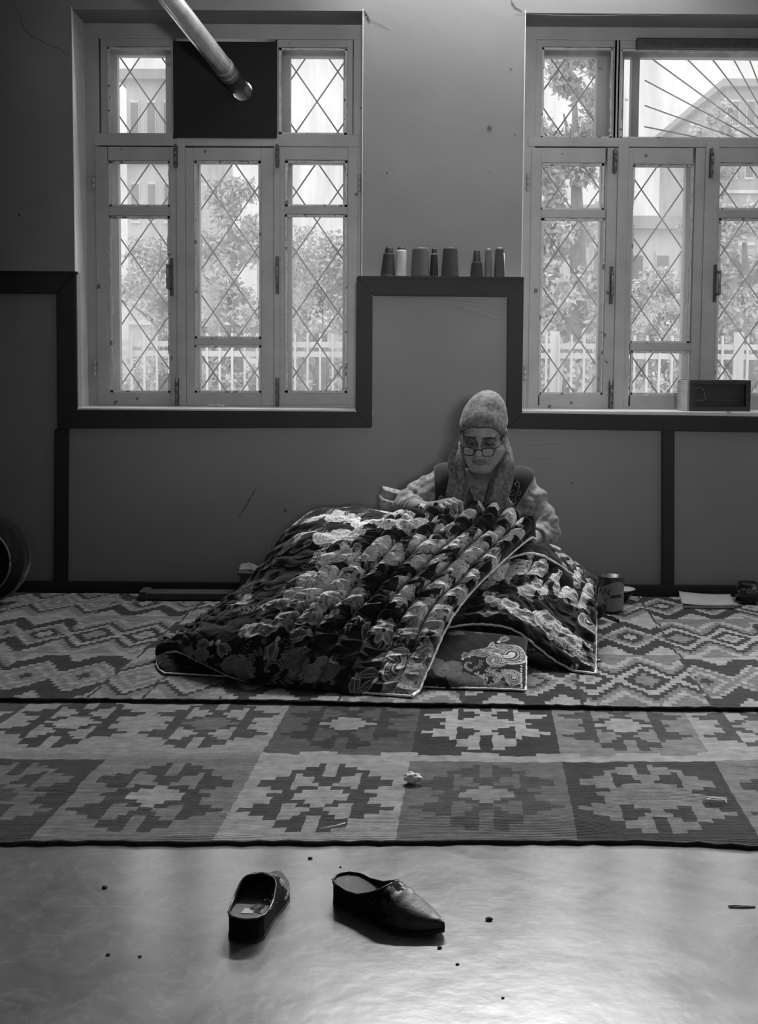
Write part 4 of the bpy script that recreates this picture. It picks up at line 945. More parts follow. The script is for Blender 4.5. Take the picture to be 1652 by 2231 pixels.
def torso(g, e):
    g.ell((cx, 4.55, .43), (.150+e, .098+e, .165+e), .03); g.ell((cx, 4.55, .27), (.155+e, .125+e, .17+e), .05)
    g.ell((cx, 4.60, .165), (.19+e, .16+e, .13+e), .05)
    g.cap((S1.x+.035, 4.555, .555), (S2.x-.035, 4.555, .55), .046+e, .046+e, .04)
    g.cap(nb0+Vector((-.03, .01, -.02)), S1+Vector((.02, 0, .005)), .04+e, .036+e, .04); g.cap(nb0+Vector((.03, .01, -.02)), S2+Vector((-.02, 0, .005)), .04+e, .036+e, .04)
    g.ell((cx-.06, 4.475, .44), (.06+e, .05+e, .065+e), .03); g.ell((cx+.065, 4.475, .44), (.06+e, .05+e, .065+e), .03)
def legs(g, e):
    for sg in (-1, 1):
        hp, kn, an = Vector((cx+sg*.09, 4.56, .13)), Vector((cx+sg*.25, 4.30, .125)), Vector((cx-sg*.04, 4.24+.05*sg, .085))
        g.cap(hp, kn, .088+e, .062+e, .04); g.cap(kn, an, .055+e, .038+e, .03)
        g.cap(an, an+Vector((-sg*.12, .02, -.01)), .034+e*.5, .026+e*.5, .02)
B = SDF(axis(cx-.42, cx+.42, .007, [(Hc.x-.115, Hc.x+.115, .0024), (W1.x-.012, W1.x+.125, .0024)]), axis(4.10, 4.80, .007, [(4.12, 4.50, .0026)]), axis(.03, .95, .007, [(W1.z-.06, W1.z+.05, .0024), (Hc.z-.15, Hc.z+.06, .0022)]))
torso(B, -.004); legs(B, -.004)
B.cap(hl(0, -.035, -.05), nb0, .050, .056, .03)
B.cap(hl(-.012, .03, -.10), nb0+Vector((-.02, -.03, 0)), .012, .012, .02); B.cap(hl(.012, .03, -.10), nb0+Vector((.02, -.03, 0)), .012, .012, .02)
# arms
B.cap(S1, E1, .044, .038, .03); B.cap(E1, E1.lerp(W1, .35), .038, .039, .02); B.cap(E1.lerp(W1, .3), W1, .038, .0255, .02)
B.cap(S2, E2, .044, .038, .03); B.cap(E2, E2.lerp(W2, .35), .038, .038, .02); B.cap(E2.lerp(W2, .3), W2, .037, .026, .02)
# head
def he(c, r, k=.012, op='add', rx=0.0): B.ell(hl(*c), [q*HS for q in r], k, op, HR_)
def hc(a, b, ra, rb=None, k=.01, op='add'): B.cap(hl(*a), hl(*b), ra*HS, (rb if rb is not None else ra)*HS, k, op)
he((0, -.02, .045), (.073, .092, .078)); he((0, .022, -.035), (.0635, .060, .082), .02); he((0, .035, .035), (.060, .052, .045), .03)
for sg in (-1, 1):
    hc((sg*.057, .005, -.05), (sg*.023, .062, -.098), .021, .019, .025); he((sg*.043, .056, -.034), (.022, .020, .018), .02)
    he((sg*.034, .060, -.062), (.020, .018, .026), .02)
he((0, .066, -.101), (.027, .019, .018), .018); he((0, .078, .020), (.052, .014, .011), .014)
for sg in (-1, 1):
    he((sg*.031, .098, -.001), (.021, .022, .0145), .010, 'cut'); he((sg*.0315, .0705, -.003), (.0155, .0145, .0125), .004)
    hc((sg*.046, .073, -.0085), (sg*.018, .079, -.0105), .0022, .0020, .003)          # lower lids
    hc((sg*.047, .074, .000), (sg*.030, .0855, .0005), .0026, .0028, .003); hc((sg*.030, .0855, .0005), (sg*.017, .081, -.005), .0028, .002, .003)
hc((0, .080, .008), (0, .103, -.030), .0095, .0105, .012); he((0, .108, -.034), (.0125, .012, .0105), .008)
for sg in (-1, 1): he((sg*.0125, .096, -.037), (.0075, .010, .008), .006); he((sg*.0075, .105, -.0435), (.0032, .004, .0026), .002, 'cut')
he((0, .088, -.064), (.026, .012, .017), .014)
he((-.011, .0975, -.0612), (.017, .006, .0034), .004); he((.011, .0975, -.0612), (.017, .006, .0034), .004); he((0, .0955, -.0708), (.022, .0065, .0042), .005)
hc((-.030, .090, -.0675), (0, .1040, -.0658), .0017, .0017, .002, 'cut'); hc((.030, .090, -.0675), (0, .1040, -.0658), .0017, .0017, .002, 'cut')
for sg in (-1, 1):
    hc((sg*.017, .094, -.040), (sg*.033, .080, -.068), .0030, .0022, .006, 'cut'); hc((sg*.026, .083, -.072), (sg*.029, .074, -.088), .0022, .0014, .005, 'cut')
    hc((sg*.020, .078, -.016), (sg*.040, .071, -.024), .0016, .0012, .005, 'cut')
    he((sg*.076, -.008, -.006), (.008, .017, .030), .008); he((sg*.080, -.004, -.002), (.004, .010, .018), .004, 'cut'); he((sg*.076, .0, -.034), (.006, .008, .009), .006)
# sewing hand: palm, four bent fingers, thumb
Yh = 4.20; q = lambda x, y, d=0.0: P(x, y, Yh+d)
B.cap(W1, q(966, 1103, .02), .024, .021, .014); B.cap(W1, q(978, 1097, .01), .021, .019, .014)
for a, b in ((q(948, 1104, .03), q(986, 1092, .0)), (q(948, 1108, .02), q(978, 1096, -.005)), (q(946, 1112, .01), q(970, 1101, -.005)), (q(946, 1115, .0), q(960, 1107, -.005))): B.cap(a, b, .0135, .0115, .008)
fing = [[(988, 1091, 0, .0108), (1003, 1097, -.028, .0098), (1006, 1111, -.036, .0084), (1001, 1121, -.024, .0072)],
        [(980, 1095, -.005, .0108), (991, 1099, -.040, .0100), (994, 1113, -.050, .0086), (994, 1121, -.036, .0072)],
        [(971, 1100, -.007, .0104), (979, 1103, -.042, .0096), (984, 1116, -.050, .0082), (986, 1123, -.036, .0068)],
        [(961, 1106, -.008, .0094), (966, 1109, -.038, .0086), (972, 1119, -.046, .0074), (976, 1125, -.034, .0062)]]
for fg in fing:
    for a, b in zip(fg[:-1], fg[1:]): B.cap(q(*a[:3]), q(*b[:3]), a[3], b[3], .0025)
    B.ell(q(fg[0][0], fg[0][1]-1.5, fg[0][2]-.004), (.0105, .0105, .0095), .005); B.ell(q(fg[1][0], fg[1][1], fg[1][2]), (.0105, .0105, .0100), .003)
for a, b, r0, r1 in ((q(950, 1114, .03), q(975, 1119, -.005), .017, .012), (q(975, 1119, -.005), q(990, 1119, -.020), .012, .0098), (q(990, 1119, -.020), q(1001, 1122, -.030), .0098, .0072)): B.cap(a, b, r0, r1, .006)
# other hand, flat inside the fold
q2h = lambda x, y, d: P(x, y, 4.24+d)
B.cap(W2, q2h(1108, 1190, .02), .024, .022, .012)
for k in range(4): 
    a, b, c2 = q2h(1108-2*k, 1186+5*k, .01-.012*k), q2h(1088-2*k, 1188+5*k, .0-.014*k), q2h(1076-k, 1192+5*k, -.012*k)
    B.cap(a, b, .0105, .009, .003); B.cap(b, c2, .009, .007, .003)
B.cap(q2h(1118, 1183, .03), q2h(1102, 1178, .015), .013, .010, .008); B.cap(q2h(1102, 1178, .015), q2h(1092, 1177, .01), .010, .008, .004)
Vb_, Fb_ = B.mesh(); Vb_ = smooth_v(Vb_, Fb_, 1, .35)
L_ = (Vb_-np.array(Hc))@np.array(HR_)/HS; lx, ly, lz = L_[:, 0], L_[:, 1], L_[:, 2]
col = np.full(len(Vb_), .22); face = (ly > .03) & (np.abs(lx) < .08) & (lz > -.13) & (lz < .1)
ax_ = np.abs(lx)
brow = face & (np.abs(lz-(.0165-.22*np.clip(ax_-.038, 0, 1))) < .0050) & (ax_ > .011) & (ax_ < .053); col[brow] = .035
lash = face & (np.abs(lz-(-.0065+.12*np.clip(.031-ax_, 0, 1))) < .0022) & (ax_ > .017) & (ax_ < .047) & (ly > .06); col[lash] = .02
lid = face & (((ax_-.0315)/.021)**2+((lz+.002)/.013)**2 < 1) & ~lash; col[lid] = .09  # shade of the eye hollows painted into lid and socket colour
sock_shade = face & (((ax_-.031)/.028)**2+((lz+.006)/.020)**2 < 1) & ~lash & ~lid; col[sock_shade] = .10
lips = face & ((lx/.031)**2+((lz+.066)/.0085)**2 < 1) & (ly > .084); col[lips] = .12
col = np.where((np.abs(lx) < .018) & face & (lz < -.02) & (lz > -.045), .27, col)
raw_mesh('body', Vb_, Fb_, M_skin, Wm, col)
# ---- dress
Dg = SDF(axis(cx-.46, cx+.46, .0065, [(E1.x-.05, S1.x+.05, .0045), (S2.x-.05, E2.x+.08, .0045)]), axis(4.08, 4.83, .0065), axis(.027, .70, .0065, [(.40, .62, .005)]))
torso(Dg, .006); legs(Dg, .014); Dg.ell((cx, 4.42, .10), (.30, .24, .085), .05)
cuf1 = E1.lerp(W1, .34); cuf2 = E2.lerp(W2, .40)
Dg.cap(S1, E1, .058, .050, .035); Dg.cap(E1, cuf1, .050, .043, .02); Dg.cap(S2, E2, .058, .054, .035); Dg.cap(E2, cuf2, .054, .042, .02)
for f, r, o in ((.35, .064, .004), (.62, .060, -.004), (.85, .058, .004)):
    for S_, E_ in ((S1, E1), (S2, E2)):
        c0 = S_.lerp(E_, f); t_ = (E_-S_).normalized(); sd = t_.cross(Vector((0, 1, 0))).normalized()
        Dg.cap(c0-sd*.03+t_*o, c0+sd*.03-t_*o+Vector((0, -.02, 0)), r*.62, r*.62, .012)
dv1 = (W1-E1).normalized(); dv2 = (W2-E2).normalized()
for cu, dv, R_ in ((cuf1, dv1, .0405), (cuf2, dv2, .040)):
    Dg.cap(cu+dv*.012, cu+dv*.060, R_*.98, R_*1.0, .002, 'cut')
# hollow the cuffs a little and cut the neckline
Dg.cap(cuf1-dv1*.004, cuf1+dv1*.03, .034, .036, .002, 'cut'); Dg.cap(cuf2-dv2*.004, cuf2+dv2*.03, .034, .036, .002, 'cut')
vpt = P(1046, 1078, 4.43)
Dg.cap(nb0+Vector((0, -.02, .05)), vpt, .066, .012, .01, 'cut'); Dg.cap(hl(0, -.03, -.06), nb0, .062, .066, .005, 'cut')
Vd_, Fd_ = Dg.mesh(); Vd_ = smooth_v(Vd_, Fd_, 2, .4); Nd_ = vnorm(Vd_, Fd_)
wr = (vnoise(Vd_[:, 0]*26+Vd_[:, 2]*34, Vd_[:, 1]*14+Vd_[:, 2]*20, 3)-.5)*.014+(vnoise(Vd_[:, 0]*50-Vd_[:, 2]*70, Vd_[:, 1]*30, 8)-.5)*.006
arm = np.clip(np.maximum((S1.x+.02-Vd_[:, 0])/.04, (Vd_[:, 0]-S2.x+.02)/.04), .15, 1)
Vd_ = Vd_+Nd_*(wr*arm)[:, None]; Vd_[:, 2] = np.maximum(Vd_[:, 2], .0265)
raw_mesh('dress', Vd_, Fd_, M_dress, Wm)
def ring_on(cu, dv, R_, name, r):
    a = dv.cross(Vector((0, 0, 1))).normalized(); b = a.cross(dv).normalized()
    pts = [cu+dv*.010+(a*math.cos(t)+b*math.sin(t))*R_*(1+.05*math.sin(3*t+1))+dv*.004*math.sin(2*t) for t in [2*math.pi*k/24 for k in range(25)]]
    tubeo(name, pts, r, M_dress, Wm, 8)
ring_on(cuf1, dv1, .040, 'cuff', .0075); ring_on(cuf1-dv1*.016, dv1, .045, 'cuff', .0085); ring_on(cuf2, dv2, .041, 'cuff', .007)
# ---- vest
Vg = SDF(axis(cx-.26, cx+.26, .005), axis(4.36, 4.80, .006), axis(.12, .66, .005))
torso(Vg, .016); Vg.cap(S1, E1, .071, .062, .03); Vg.cap(S2, E2, .071, .068, .03)
Vg.cap(nb0+Vector((0, -.02, .05)), P(1048, 1085, 4.43), .074, .035, .01, 'cut'); Vg.cap(P(1046, 1085, 4.42), P(1040, 1128, 4.40), .026, .006, .004, 'cut')
Vg.cap(hl(0, -.03, -.06), nb0, .066, .075, .005, 'cut')
pl, pr_ = P(947, 1040, 4.50), P(1158, 1048, 4.50); pr2 = P(1122, 1118, 4.42)
Vg.plane((pl.x, 4.5, pl.z), (-1, 0, .0), .006)
nrm = Vector((pr_.z-pr2.z, 0, -(pr_.x-pr2.x))).normalized(); nrm = nrm if nrm.x > 0 else -nrm
Vg.plane((pr_.x, 4.5, pr_.z), nrm, .006)
Vv, Fv = Vg.mesh(); Vv = smooth_v(Vv, Fv, 2, .4); raw_mesh('vest', Vv, Fv, M_vest, Wm)
def on_front(px, py, Yf=4.40): return P(px, py, Yf)
eb = bmesh.new()
for pts in ([(1122, 1055), (1128, 1048), (1132, 1052), (1130, 1060), (1124, 1060), (1122, 1054)], [(1131, 1058), (1130, 1072), (1124, 1086), (1126, 1100), (1120, 1112)], [(1112, 1072), (1120, 1068), (1126, 1074), (1118, 1080), (1110, 1078)], [(1128, 1074), (1134, 1070), (1134, 1078), (1128, 1080)], [(1116, 1090), (1122, 1088), (1124, 1096), (1116, 1100), (1114, 1092)], [(1108, 1084), (1112, 1096), (1110, 1108)]):
    c3 = []
    for x, y in pts:
        best = None
        d = ray(x, y)
        # drop the stitch onto the vest front
        pr3 = proj(Vv); k = np.argmin(((pr3-np.array([x, y]))**2).sum(1)+np.where(Vv[:, 1] > 4.52, 1e6, 0)); c3.append(Vector(Vv[k])+Vector((0, -.002, 0)))
    tube(eb, c3, .0016, 5)
obj('embroidery', eb, M_embr, Wm, True)
# ---- headscarf: cap, drape behind the neck, two hanging tails
Sg = SDF(axis(Hc.x-.13, Hc.x+.13, .0034), axis(Hc.y-.13, Hc.y+.19, .0038), axis(Hc.z-.22, Hc.z+.19, .0034))
def se(c, r, k=.02, op='add'): Sg.ell(hl(*c), [q_*HS for q_ in r], k, op, HR_)
se((0, -.022, .048), (.081, .104, .086)); se((.012, -.040, .104), (.046, .062, .046), .035); se((0, .035, .045), (.066, .058, .048), .03)
se((0, -.085, -.02), (.072, .05, .07), .03); Sg.cap(hl(-.05, -.075, -.05), hl(-.070, -.055, -.12), .022, .024, .02); Sg.cap(hl(.05, -.075, -.05), hl(.074, -.055, -.12), .022, .024, .02); se((0, -.085, -.1), (.075, .035, .06), .03)
# band line: high on the brow, falling behind the ears
X_, Y_, Z_ = Sg.xs[:, None, None]-Hc.x, Sg.ys[None, :, None]-Hc.y, Sg.zs[None, None, :]-Hc.z
lyg = (HR_[0][1]*X_+HR_[1][1]*Y_+HR_[2][1]*Z_)/HS; lzg = (HR_[0][2]*X_+HR_[1][2]*Y_+HR_[2][2]*Z_)/HS
cutd = ((.060-.78*(.092-lyg)-2.0*np.clip(lyg-.075, 0, 1)**1.0*0)-lzg)*.79*HS
Sg.D = np.maximum(Sg.D, np.where(lyg > -.052, cutd, np.minimum(cutd, .0)-.002).astype(np.float32)*1.0) if False else np.maximum(Sg.D, np.minimum(cutd, (lyg+.030)*HS).astype(np.float32))
Vs, Fs_ = Sg.mesh(); Vs = smooth_v(Vs, Fs_, 1, .4); Ns = vnorm(Vs, Fs_)
Ls = (Vs-np.array(Hc))@np.array(HR_)/HS
Vs = Vs+Ns*((vnoise(Ls[:, 2]*60+np.abs(Ls[:, 0])*55+Ls[:, 1]*16, Ls[:, 1]*12, 4)-.5)*.008*np.clip((.10-Ls[:, 2])/.06, .2, 1)+(vnoise(Ls[:, 0]*24, Ls[:, 2]*24+Ls[:, 1]*20, 6)-.5)*.007)[:, None]
hs = raw_mesh('headscarf', Vs, Fs_, M_scarf, Wm)
band = []
for k in range(41):
    t = math.radians(-112+k*224/40.0); yy = -.01+.098*math.cos(t); xx = .081*math.sin(t); zz = .060-.78*(.092-yy)
    band.append(hl(xx*1.0, yy if yy > .05 else yy, zz))
def snap(pts, V, off):
    out = []
    for p in pts:
        k = np.argmin(((V-np.array(p))**2).sum(1)); v = Vector(V[k]); out.append(v)
    return out
bb = snap(band, Vs, 0); bb = [(bb[max(0, i-1)]+bb[i]*2+bb[min(len(bb)-1, i+1)])/4 for i in range(len(bb))]
tubeo('scarf_hem', bb, .0030, mat('scarf_hem_cloth', .04, .8), Wm, 7)
def tail(rows, nf, seed, name='scarf_tail'):
    M, n, U, V = sheet(ctl(rows), 46, 90); UU, VV = np.meshgrid(U, V); u = UU/U[-1]
    dp = .009*np.sin(u*nf*2*math.pi+VV*5+seed)+(vnoise(UU*40, VV*14, seed)-.5)*.008
    t = np.full(UU.shape, .2); o, _ = sheet_mesh_free(name, M, n, .010, dp, M_scarf); return o
def sheet_mesh_free(name, M, n, thick, disp, m):
    if (n.reshape(-1, 3)@np.array((0, -1, .1))).mean() < 0: n = -n
    nv, nu = M.shape[:2]; top = M+n*(thick/2+disp)[..., None]; bot = M-n*(thick/2-disp)[..., None]
    Vt = np.vstack([top.reshape(-1, 3), bot.reshape(-1, 3)]); N = nv*nu
    I, J = np.meshgrid(np.arange(nu-1), np.arange(nv-1)); a = J*nu+I
    F1 = np.stack([a, a+1, a+nu+1, a+nu], -1).reshape(-1, 4); F2 = (F1+N)[:, ::-1]
    rim = list(range(nu))+[nu-1+k*nu for k in range(1, nv)]+[N-1-k for k in range(1, nu)]+[(nv-1-k)*nu for k in range(1, nv-1)]; rim = np.array(rim); r2 = np.roll(rim, -1)
    Fr = np.stack([rim, r2, r2+N, rim+N], -1)[:, ::-1]
    return raw_mesh(name, Vt, np.vstack([F1, F2, Fr]), m, Wm), top
tail([[(1000, 962, 4.46), (1003, 964, 4.45), (1007, 966, 4.43)], [(982, 1008, 4.46), (996, 1012, 4.41), (1013, 1016, 4.40)], [(986, 1040, 4.45), (1002, 1042, 4.405), (1022, 1046, 4.42)], [(976, 1080, 4.43), (996, 1082, 4.395), (1019, 1084, 4.405)], [(967, 1128, 4.42), (988, 1130, 4.385), (1006, 1130, 4.40)]], 1.5, 1)
tail([[(1088, 950, 4.50), (1092, 948, 4.51), (1096, 949, 4.52)], [(1090, 1000, 4.42), (1104, 1004, 4.41), (1115, 1004, 4.46)], [(1074, 1035, 4.42), (1092, 1040, 4.405), (1113, 1044, 4.45)], [(1060, 1078, 4.405), (1082, 1080, 4.39), (1106, 1082, 4.42)], [(1048, 1128, 4.395), (1071, 1130, 4.38), (1093, 1130, 4.41)]], 1.6, 4)
# earring and ring
for px, py in ((1098, 979), (1094, 985)):
    bm = bmesh.new(); bmesh.ops.create_icosphere(bm, subdivisions=2, radius=.0030, matrix=Matrix.Translation(P(px, py, 4.34))); obj('earring', bm, M_pearl, Wm, True)
# ---- spectacles, low on the nose
Gl = empty('eyeglasses', hl(0, .112, -.012)); tag(Gl, 'dark rimmed reading glasses low on the seated woman\'s nose', 'glasses')
def rrect(sg, w_=.0215, h_=.0145):
    pts = []
    for k in range(33):
        t = 2*math.pi*k/32; c, s = math.cos(t), math.sin(t); x = w_*math.copysign(abs(c)**.55, c); z = h_*math.copysign(abs(s)**.6, s); x *= 1-.10*(z < 0)
        pts.append(hl(sg*.0335+x, .116-.35*max(0, abs(sg*.0335+x)-.03), -.025+z))
    return pts
for sg in (-1, 1):
    r_ = rrect(sg); tubeo('rim', r_, .0016, M_black, Gl, 7)
    tubeo('rim_top', [p for p in r_[0:17]], .0021, M_black, Gl, 7)
    bm = bmesh.new(); poly_prism(bm, r_[:-1], fwd*-.001); obj('lens', bm, M_lens, Gl)
    tubeo('temple', [hl(sg*.056, .105, -.014), hl(sg*.068, .094, -.010), hl(sg*.0765, .04, .002), hl(sg*.080, -.005, .016), hl(sg*.080, -.02, .004)], .0018, M_black, Gl, 7)
tubeo('bridge', [hl(-.013, .116, -.018), hl(-.005, .120, -.0165), hl(.005, .120, -.0165), hl(.013, .116, -.018)], .0020, M_black, Gl, 7)
# ---- needle with its thread
Nd = empty('sewing_needle', q(1002, 1124, -.03)); tag(Nd, 'fine needle with thread held in the sewing woman\'s fingertips', 'needle')
tubeo('shaft', [q(997, 1119, -.028), q(1008, 1130, -.032)], [.0009, .0004], M_steel, Nd, 5)
tubeo('thread', [q(997, 1119, -.028), q(985, 1125, -.045), q(968, 1122, -.05), q(948, 1124, -.05), q(934, 1130, -.045)], .0006, M_pipe, Nd, 4)
# ================================================================= SLIPPERS
M_leather = mat('black_leather', .010, .48, .3, 60, bump=.35, bs=170, bdist=.0015, spec=.6)
M_suede = mat('black_suede', .006, .9, .3, 50, bump=.3, bs=240, bdist=.001, spec=.15)
M_insole = mat('insole_cloth', .13, .9, .12, 20, bump=.6, bs=420, bdist=.001)
M_sole = mat('rubber_sole', .012, .7)
M_rim = mat('rim_binding', .035, .35)
M_tag = mat('tag_cloth', .03, .7); M_paper = mat('pale_paper', .42, .8, .06, 20); M_glit = mat('glitter', .8, .15, metal=1.0)
def slipper(origin, direction, side, label, tag_on):
    L, ang = .248, math.atan2(direction.y, direction.x)
    R = empty('slipper', origin, None, ang); tag(R, label, 'slipper', None)
    T = Matrix.LocRotScale(origin, R.rotation_euler, None)
    W_ = lambda u: np.interp(u, [0, .03, .10, .25, .42, .60, .72, .84, .93, .98, 1.0], [.005, .022, .032, .0350, .0365, .0430, .0435, .033, .0185, .008, .002])
    CY_ = lambda u: side*np.interp(u, [0, .4, .7, 1.0], [0, .002, .000, -.010])
    ZS = lambda u: np.interp(u, [0, .15, .35, .55, .75, .9, 1.0], [.039, .037, .028, .018, .012, .013, .018])
    HVT = lambda u: np.interp(u, [0, .3, .40, .50, .60, .75, .88, .96, 1.0], [.055, .057, .057, .055, .049, .036, .024, .016, .008])
    RIM = lambda u: np.interp(u, [0, .08, .22, .34, .46, .57], [.007, .007, .008, .016, .034, .054])
    UV_ = .55
    us = np.concatenate([np.linspace(0, .08, 9)[:-1], np.linspace(.08, UV_, 26)[:-1], np.linspace(UV_, 1, 34)])
    nh = 16
    def pt(u, th):
        w_, h_ = float(W_(u)), float(HVT(u)); c, s = math.cos(th), math.sin(th)
        y = w_*math.copysign(abs(c)**.8, c)*1.03; z = ZS(u)+h_*abs(s)**.85
        return Vector((u*L, CY_(u)+y, z))
    bm = bmesh.new(); rows = []
    for u in us:
        if u < UV_-1e-6:
            to = math.asin(min(.999, float(RIM(u))/float(HVT(u)))**(1/.85))
        else: to = math.pi/2
        row = [bm.verts.new(T @ pt(u, to*k/nh)) for k in range(nh+1)]+[bm.verts.new(T @ pt(u, math.pi-to+to*k/nh)) for k in range(nh+1)]
        rows.append(row)
    m1 = []
    for i in range(len(us)-1):
        for k in range(2*nh+1):
            if k == nh and us[i] < UV_-1e-6: continue
            f = bm.faces.new((rows[i][k], rows[i+1][k], rows[i+1][k+1], rows[i][k+1])); f.material_index = 1 if us[i] < .60+.05*math.sin(k*.9) else 0
    # heel wrap
    for k in range(nh): bm.faces.new((rows[0][k], rows[0][k+1], rows[0][2*nh-k], rows[0][2*nh+1-k])).material_index = 1
    bmesh.ops.remove_doubles(bm, verts=bm.verts, dist=.0003); bmesh.ops.recalc_face_normals(bm, faces=bm.faces)
    up = obj('upper', bm, [M_leather, M_suede], R, True)
    for q_ in up.data.vertices:
        u = q_.co.x/L
        if u > .5: q_.co.z += .0022*math.sin(u*70+q_.co.y*40)*max(0, 1-abs(u-.62)/.1)     # creases over the vamp
    sm = up.modifiers.new('thickness', 'SOLIDIFY'); sm.thickness = .0028; sm.offset = -1
    # rim binding along the throat
    pts = []
    lo = [u for u in us if u <= UV_+1e-6]
    for u in lo[::-1]:
        to = math.asin(min(.999, float(RIM(u))/float(HVT(u)))**(1/.85)) if u < UV_-1e-6 else math.pi/2; pts.append(T @ pt(u, to))
    for u in lo:
        to = math.asin(min(.999, float(RIM(u))/float(HVT(u)))**(1/.85)) if u < UV_-1e-6 else math.pi/2; pts.append(T @ pt(u, math.pi-to))
    tubeo('rim', pts, .0017, M_rim, R, 7)
    # sole block with wedge heel, insole
    def slab(name, z0f, z1f, sc, m, u0=0.0, u1=1.0, top_only=False):
        bm = bmesh.new(); A_, B_ = [], []
        uu = np.linspace(u0, u1, 40); ring = [(u, 1) for u in uu]+[(u, -1) for u in uu[::-1]]
        for u, s in ring:
            x, y = u*L, CY_(u)+s*float(W_(u))*sc
            A_.append(bm.verts.new(T @ Vector((x, y, z0f(u))))); B_.append(bm.verts.new(T @ Vector((x, y, z1f(u)))))
        n = len(ring); h = len(uu)
        for i in range(n): bm.faces.new((A_[i], A_[(i+1) % n], B_[(i+1) % n], B_[i]))
        for i in range(h-1):
            bm.faces.new((B_[i], B_[i+1], B_[n-2-i], B_[n-1-i])); bm.faces.new((A_[i+1], A_[i], A_[n-1-i], A_[n-2-i]))
        bmesh.ops.remove_doubles(bm, verts=bm.verts, dist=.0002); bmesh.ops.recalc_face_normals(bm, faces=bm.faces)
        return obj(name, bm, m, R)
    slab('outsole', lambda u: max(0.0, (u-.80)*.045), lambda u: max(.006, (u-.80)*.045+.006), 1.03, M_sole)
    slab('midsole', lambda u: max(.005, (u-.80)*.045+.005), lambda u: ZS(u)+.001, .99, M_suede)
    slab('insole', lambda u: ZS(u)-.001, lambda u: ZS(u)+.0035, .93, M_insole, .015, .97)
    # glitter studs along the side
    gb = bmesh.new()
    for k in range(60):
        u = random.uniform(.05, .55); th = random.uniform(.05, .5); p = pt(u, th if random.random() < .5 else math.pi-th)
        bmesh.ops.create_icosphere(gb, subdivisions=1, radius=.0006, matrix=Matrix.Translation(T @ p))
    o = obj('glitter_studs', gb, M_glit, R, True); o['kind'] = 'stuff'
    if tag_on:
        bm = bmesh.new(); z = ZS(.1)+.0040
        def quad(pl, dz=.0004): poly_prism(bm, [T @ Vector((x, y, z+zz)) for x, y, zz in pl], (0, 0, dz))
        quad([(.030, .012, 0), (.032, -.010, 0), (.052, -.006, 0), (.050, .009, 0)]); obj('price_sticker', bm, M_paper, R)
        bm = bmesh.new(); tp = [(.050, .001, .001), (.060, -.014, .006), (.046, -.0285, .008), (.036, -.020, .001)]
        poly_prism(bm, [T @ Vector((x, y, z+zz)) for x, y, zz in tp], (0, 0, .0008)); tg = obj('woven_tag', bm, M_tag, R)
        bm = bmesh.new()
        a, b, c, d = [Vector(p) for p in tp]
        def at_(s, t): return T @ ((a.lerp(b, t)).lerp(d.lerp(c, t), s)+Vector((0, 0, z+.0011)))
        for k in range(7):                       # pale woven strokes of the tag
            t0 = .16+k*.105
            for s0, s1, t1, t2 in ((.30, .62, t0, t0+.03), (.30, .36, t0, t0+.07), (.56, .62, t0+.02, t0+.08)):
                vs = [at_(s0, t1), at_(s1, t1+.02), at_(s1, t2+.02), at_(s0, t2)]; bm.faces.new([bm.verts.new(v) for v in vs])
        obj('tag_marks', bm, M_paper, tg)
    return R
o1 = G(530, 2058); d1 = G(606, 1912)-o1
slipper(o1, d1.normalized(), 1, 'left black mule slipper seen from its heel, woven tag on the insole', True)
o2 = G(736, 1956); d2 = G(945, 2040)-o2
slipper(o2, d2.normalized(), -1, 'right black mule slipper lying side on, glossy pointed toe to the right', False)
# ================================================================= THREAD CONES ON THE LEDGE
def thread_mat(n, g): return mat('thread_'+n, g, .8, .12, 60, bump=.5, bs=70, bdist=.002, stretch=(1, 1, 14))
tm = {k: thread_mat(k, g) for k, g in dict(black=.006, white=.42, grey=.075, charcoal=.018, dark=.028, pale=.09, smoke=.035).items()}
M_core = mat('cone_core', .02, .5); M_corew = mat('pale_cone_core', .45, .6)
cones = [  # px bottom l,r ; top l,r ; y top ; thread start fraction ; mats ; lean ; label
 (829, 861, 840, 861, 540, .80, 'charcoal', M_core, .05, 'leftmost thread cone on the ledge, charcoal with a tapered bare tip'),
 (862, 887, 864, 885, 540, .91, 'white', M_core, 0, 'white thread cone with a dark tip, on the ledge between the windows'),
 (896, 936, 899, 933, 541, 1.0, 'grey', M_core, 0, 'wide light grey thread cone on the ledge, right of the white one'),
 (937, 955, 940, 953, 542, .80, 'black', M_core, 0, 'slim black thread cone with a pale ring, between the two wide cones'),
 (962, 1000, 966, 996, 541, 1.0, 'dark', M_core, 0, 'wide dark grey thread cone near the middle of the ledge'),
 (1025, 1053, 1031, 1047, 546, .55, 'black', M_core, 0, 'black thread cone with a glossy bare upper half, left in the right-hand trio'),
 (1056, 1073, 1060, 1072, 544, 1.0, 'pale', M_corew, 0, 'slim mid grey thread cone, middle of the right-hand trio'),
 (1077, 1100, 1080, 1097, 542, 1.0, 'smoke', M_corew, 0, 'rightmost thread cone on the ledge, dark with a pale strip at its side')]
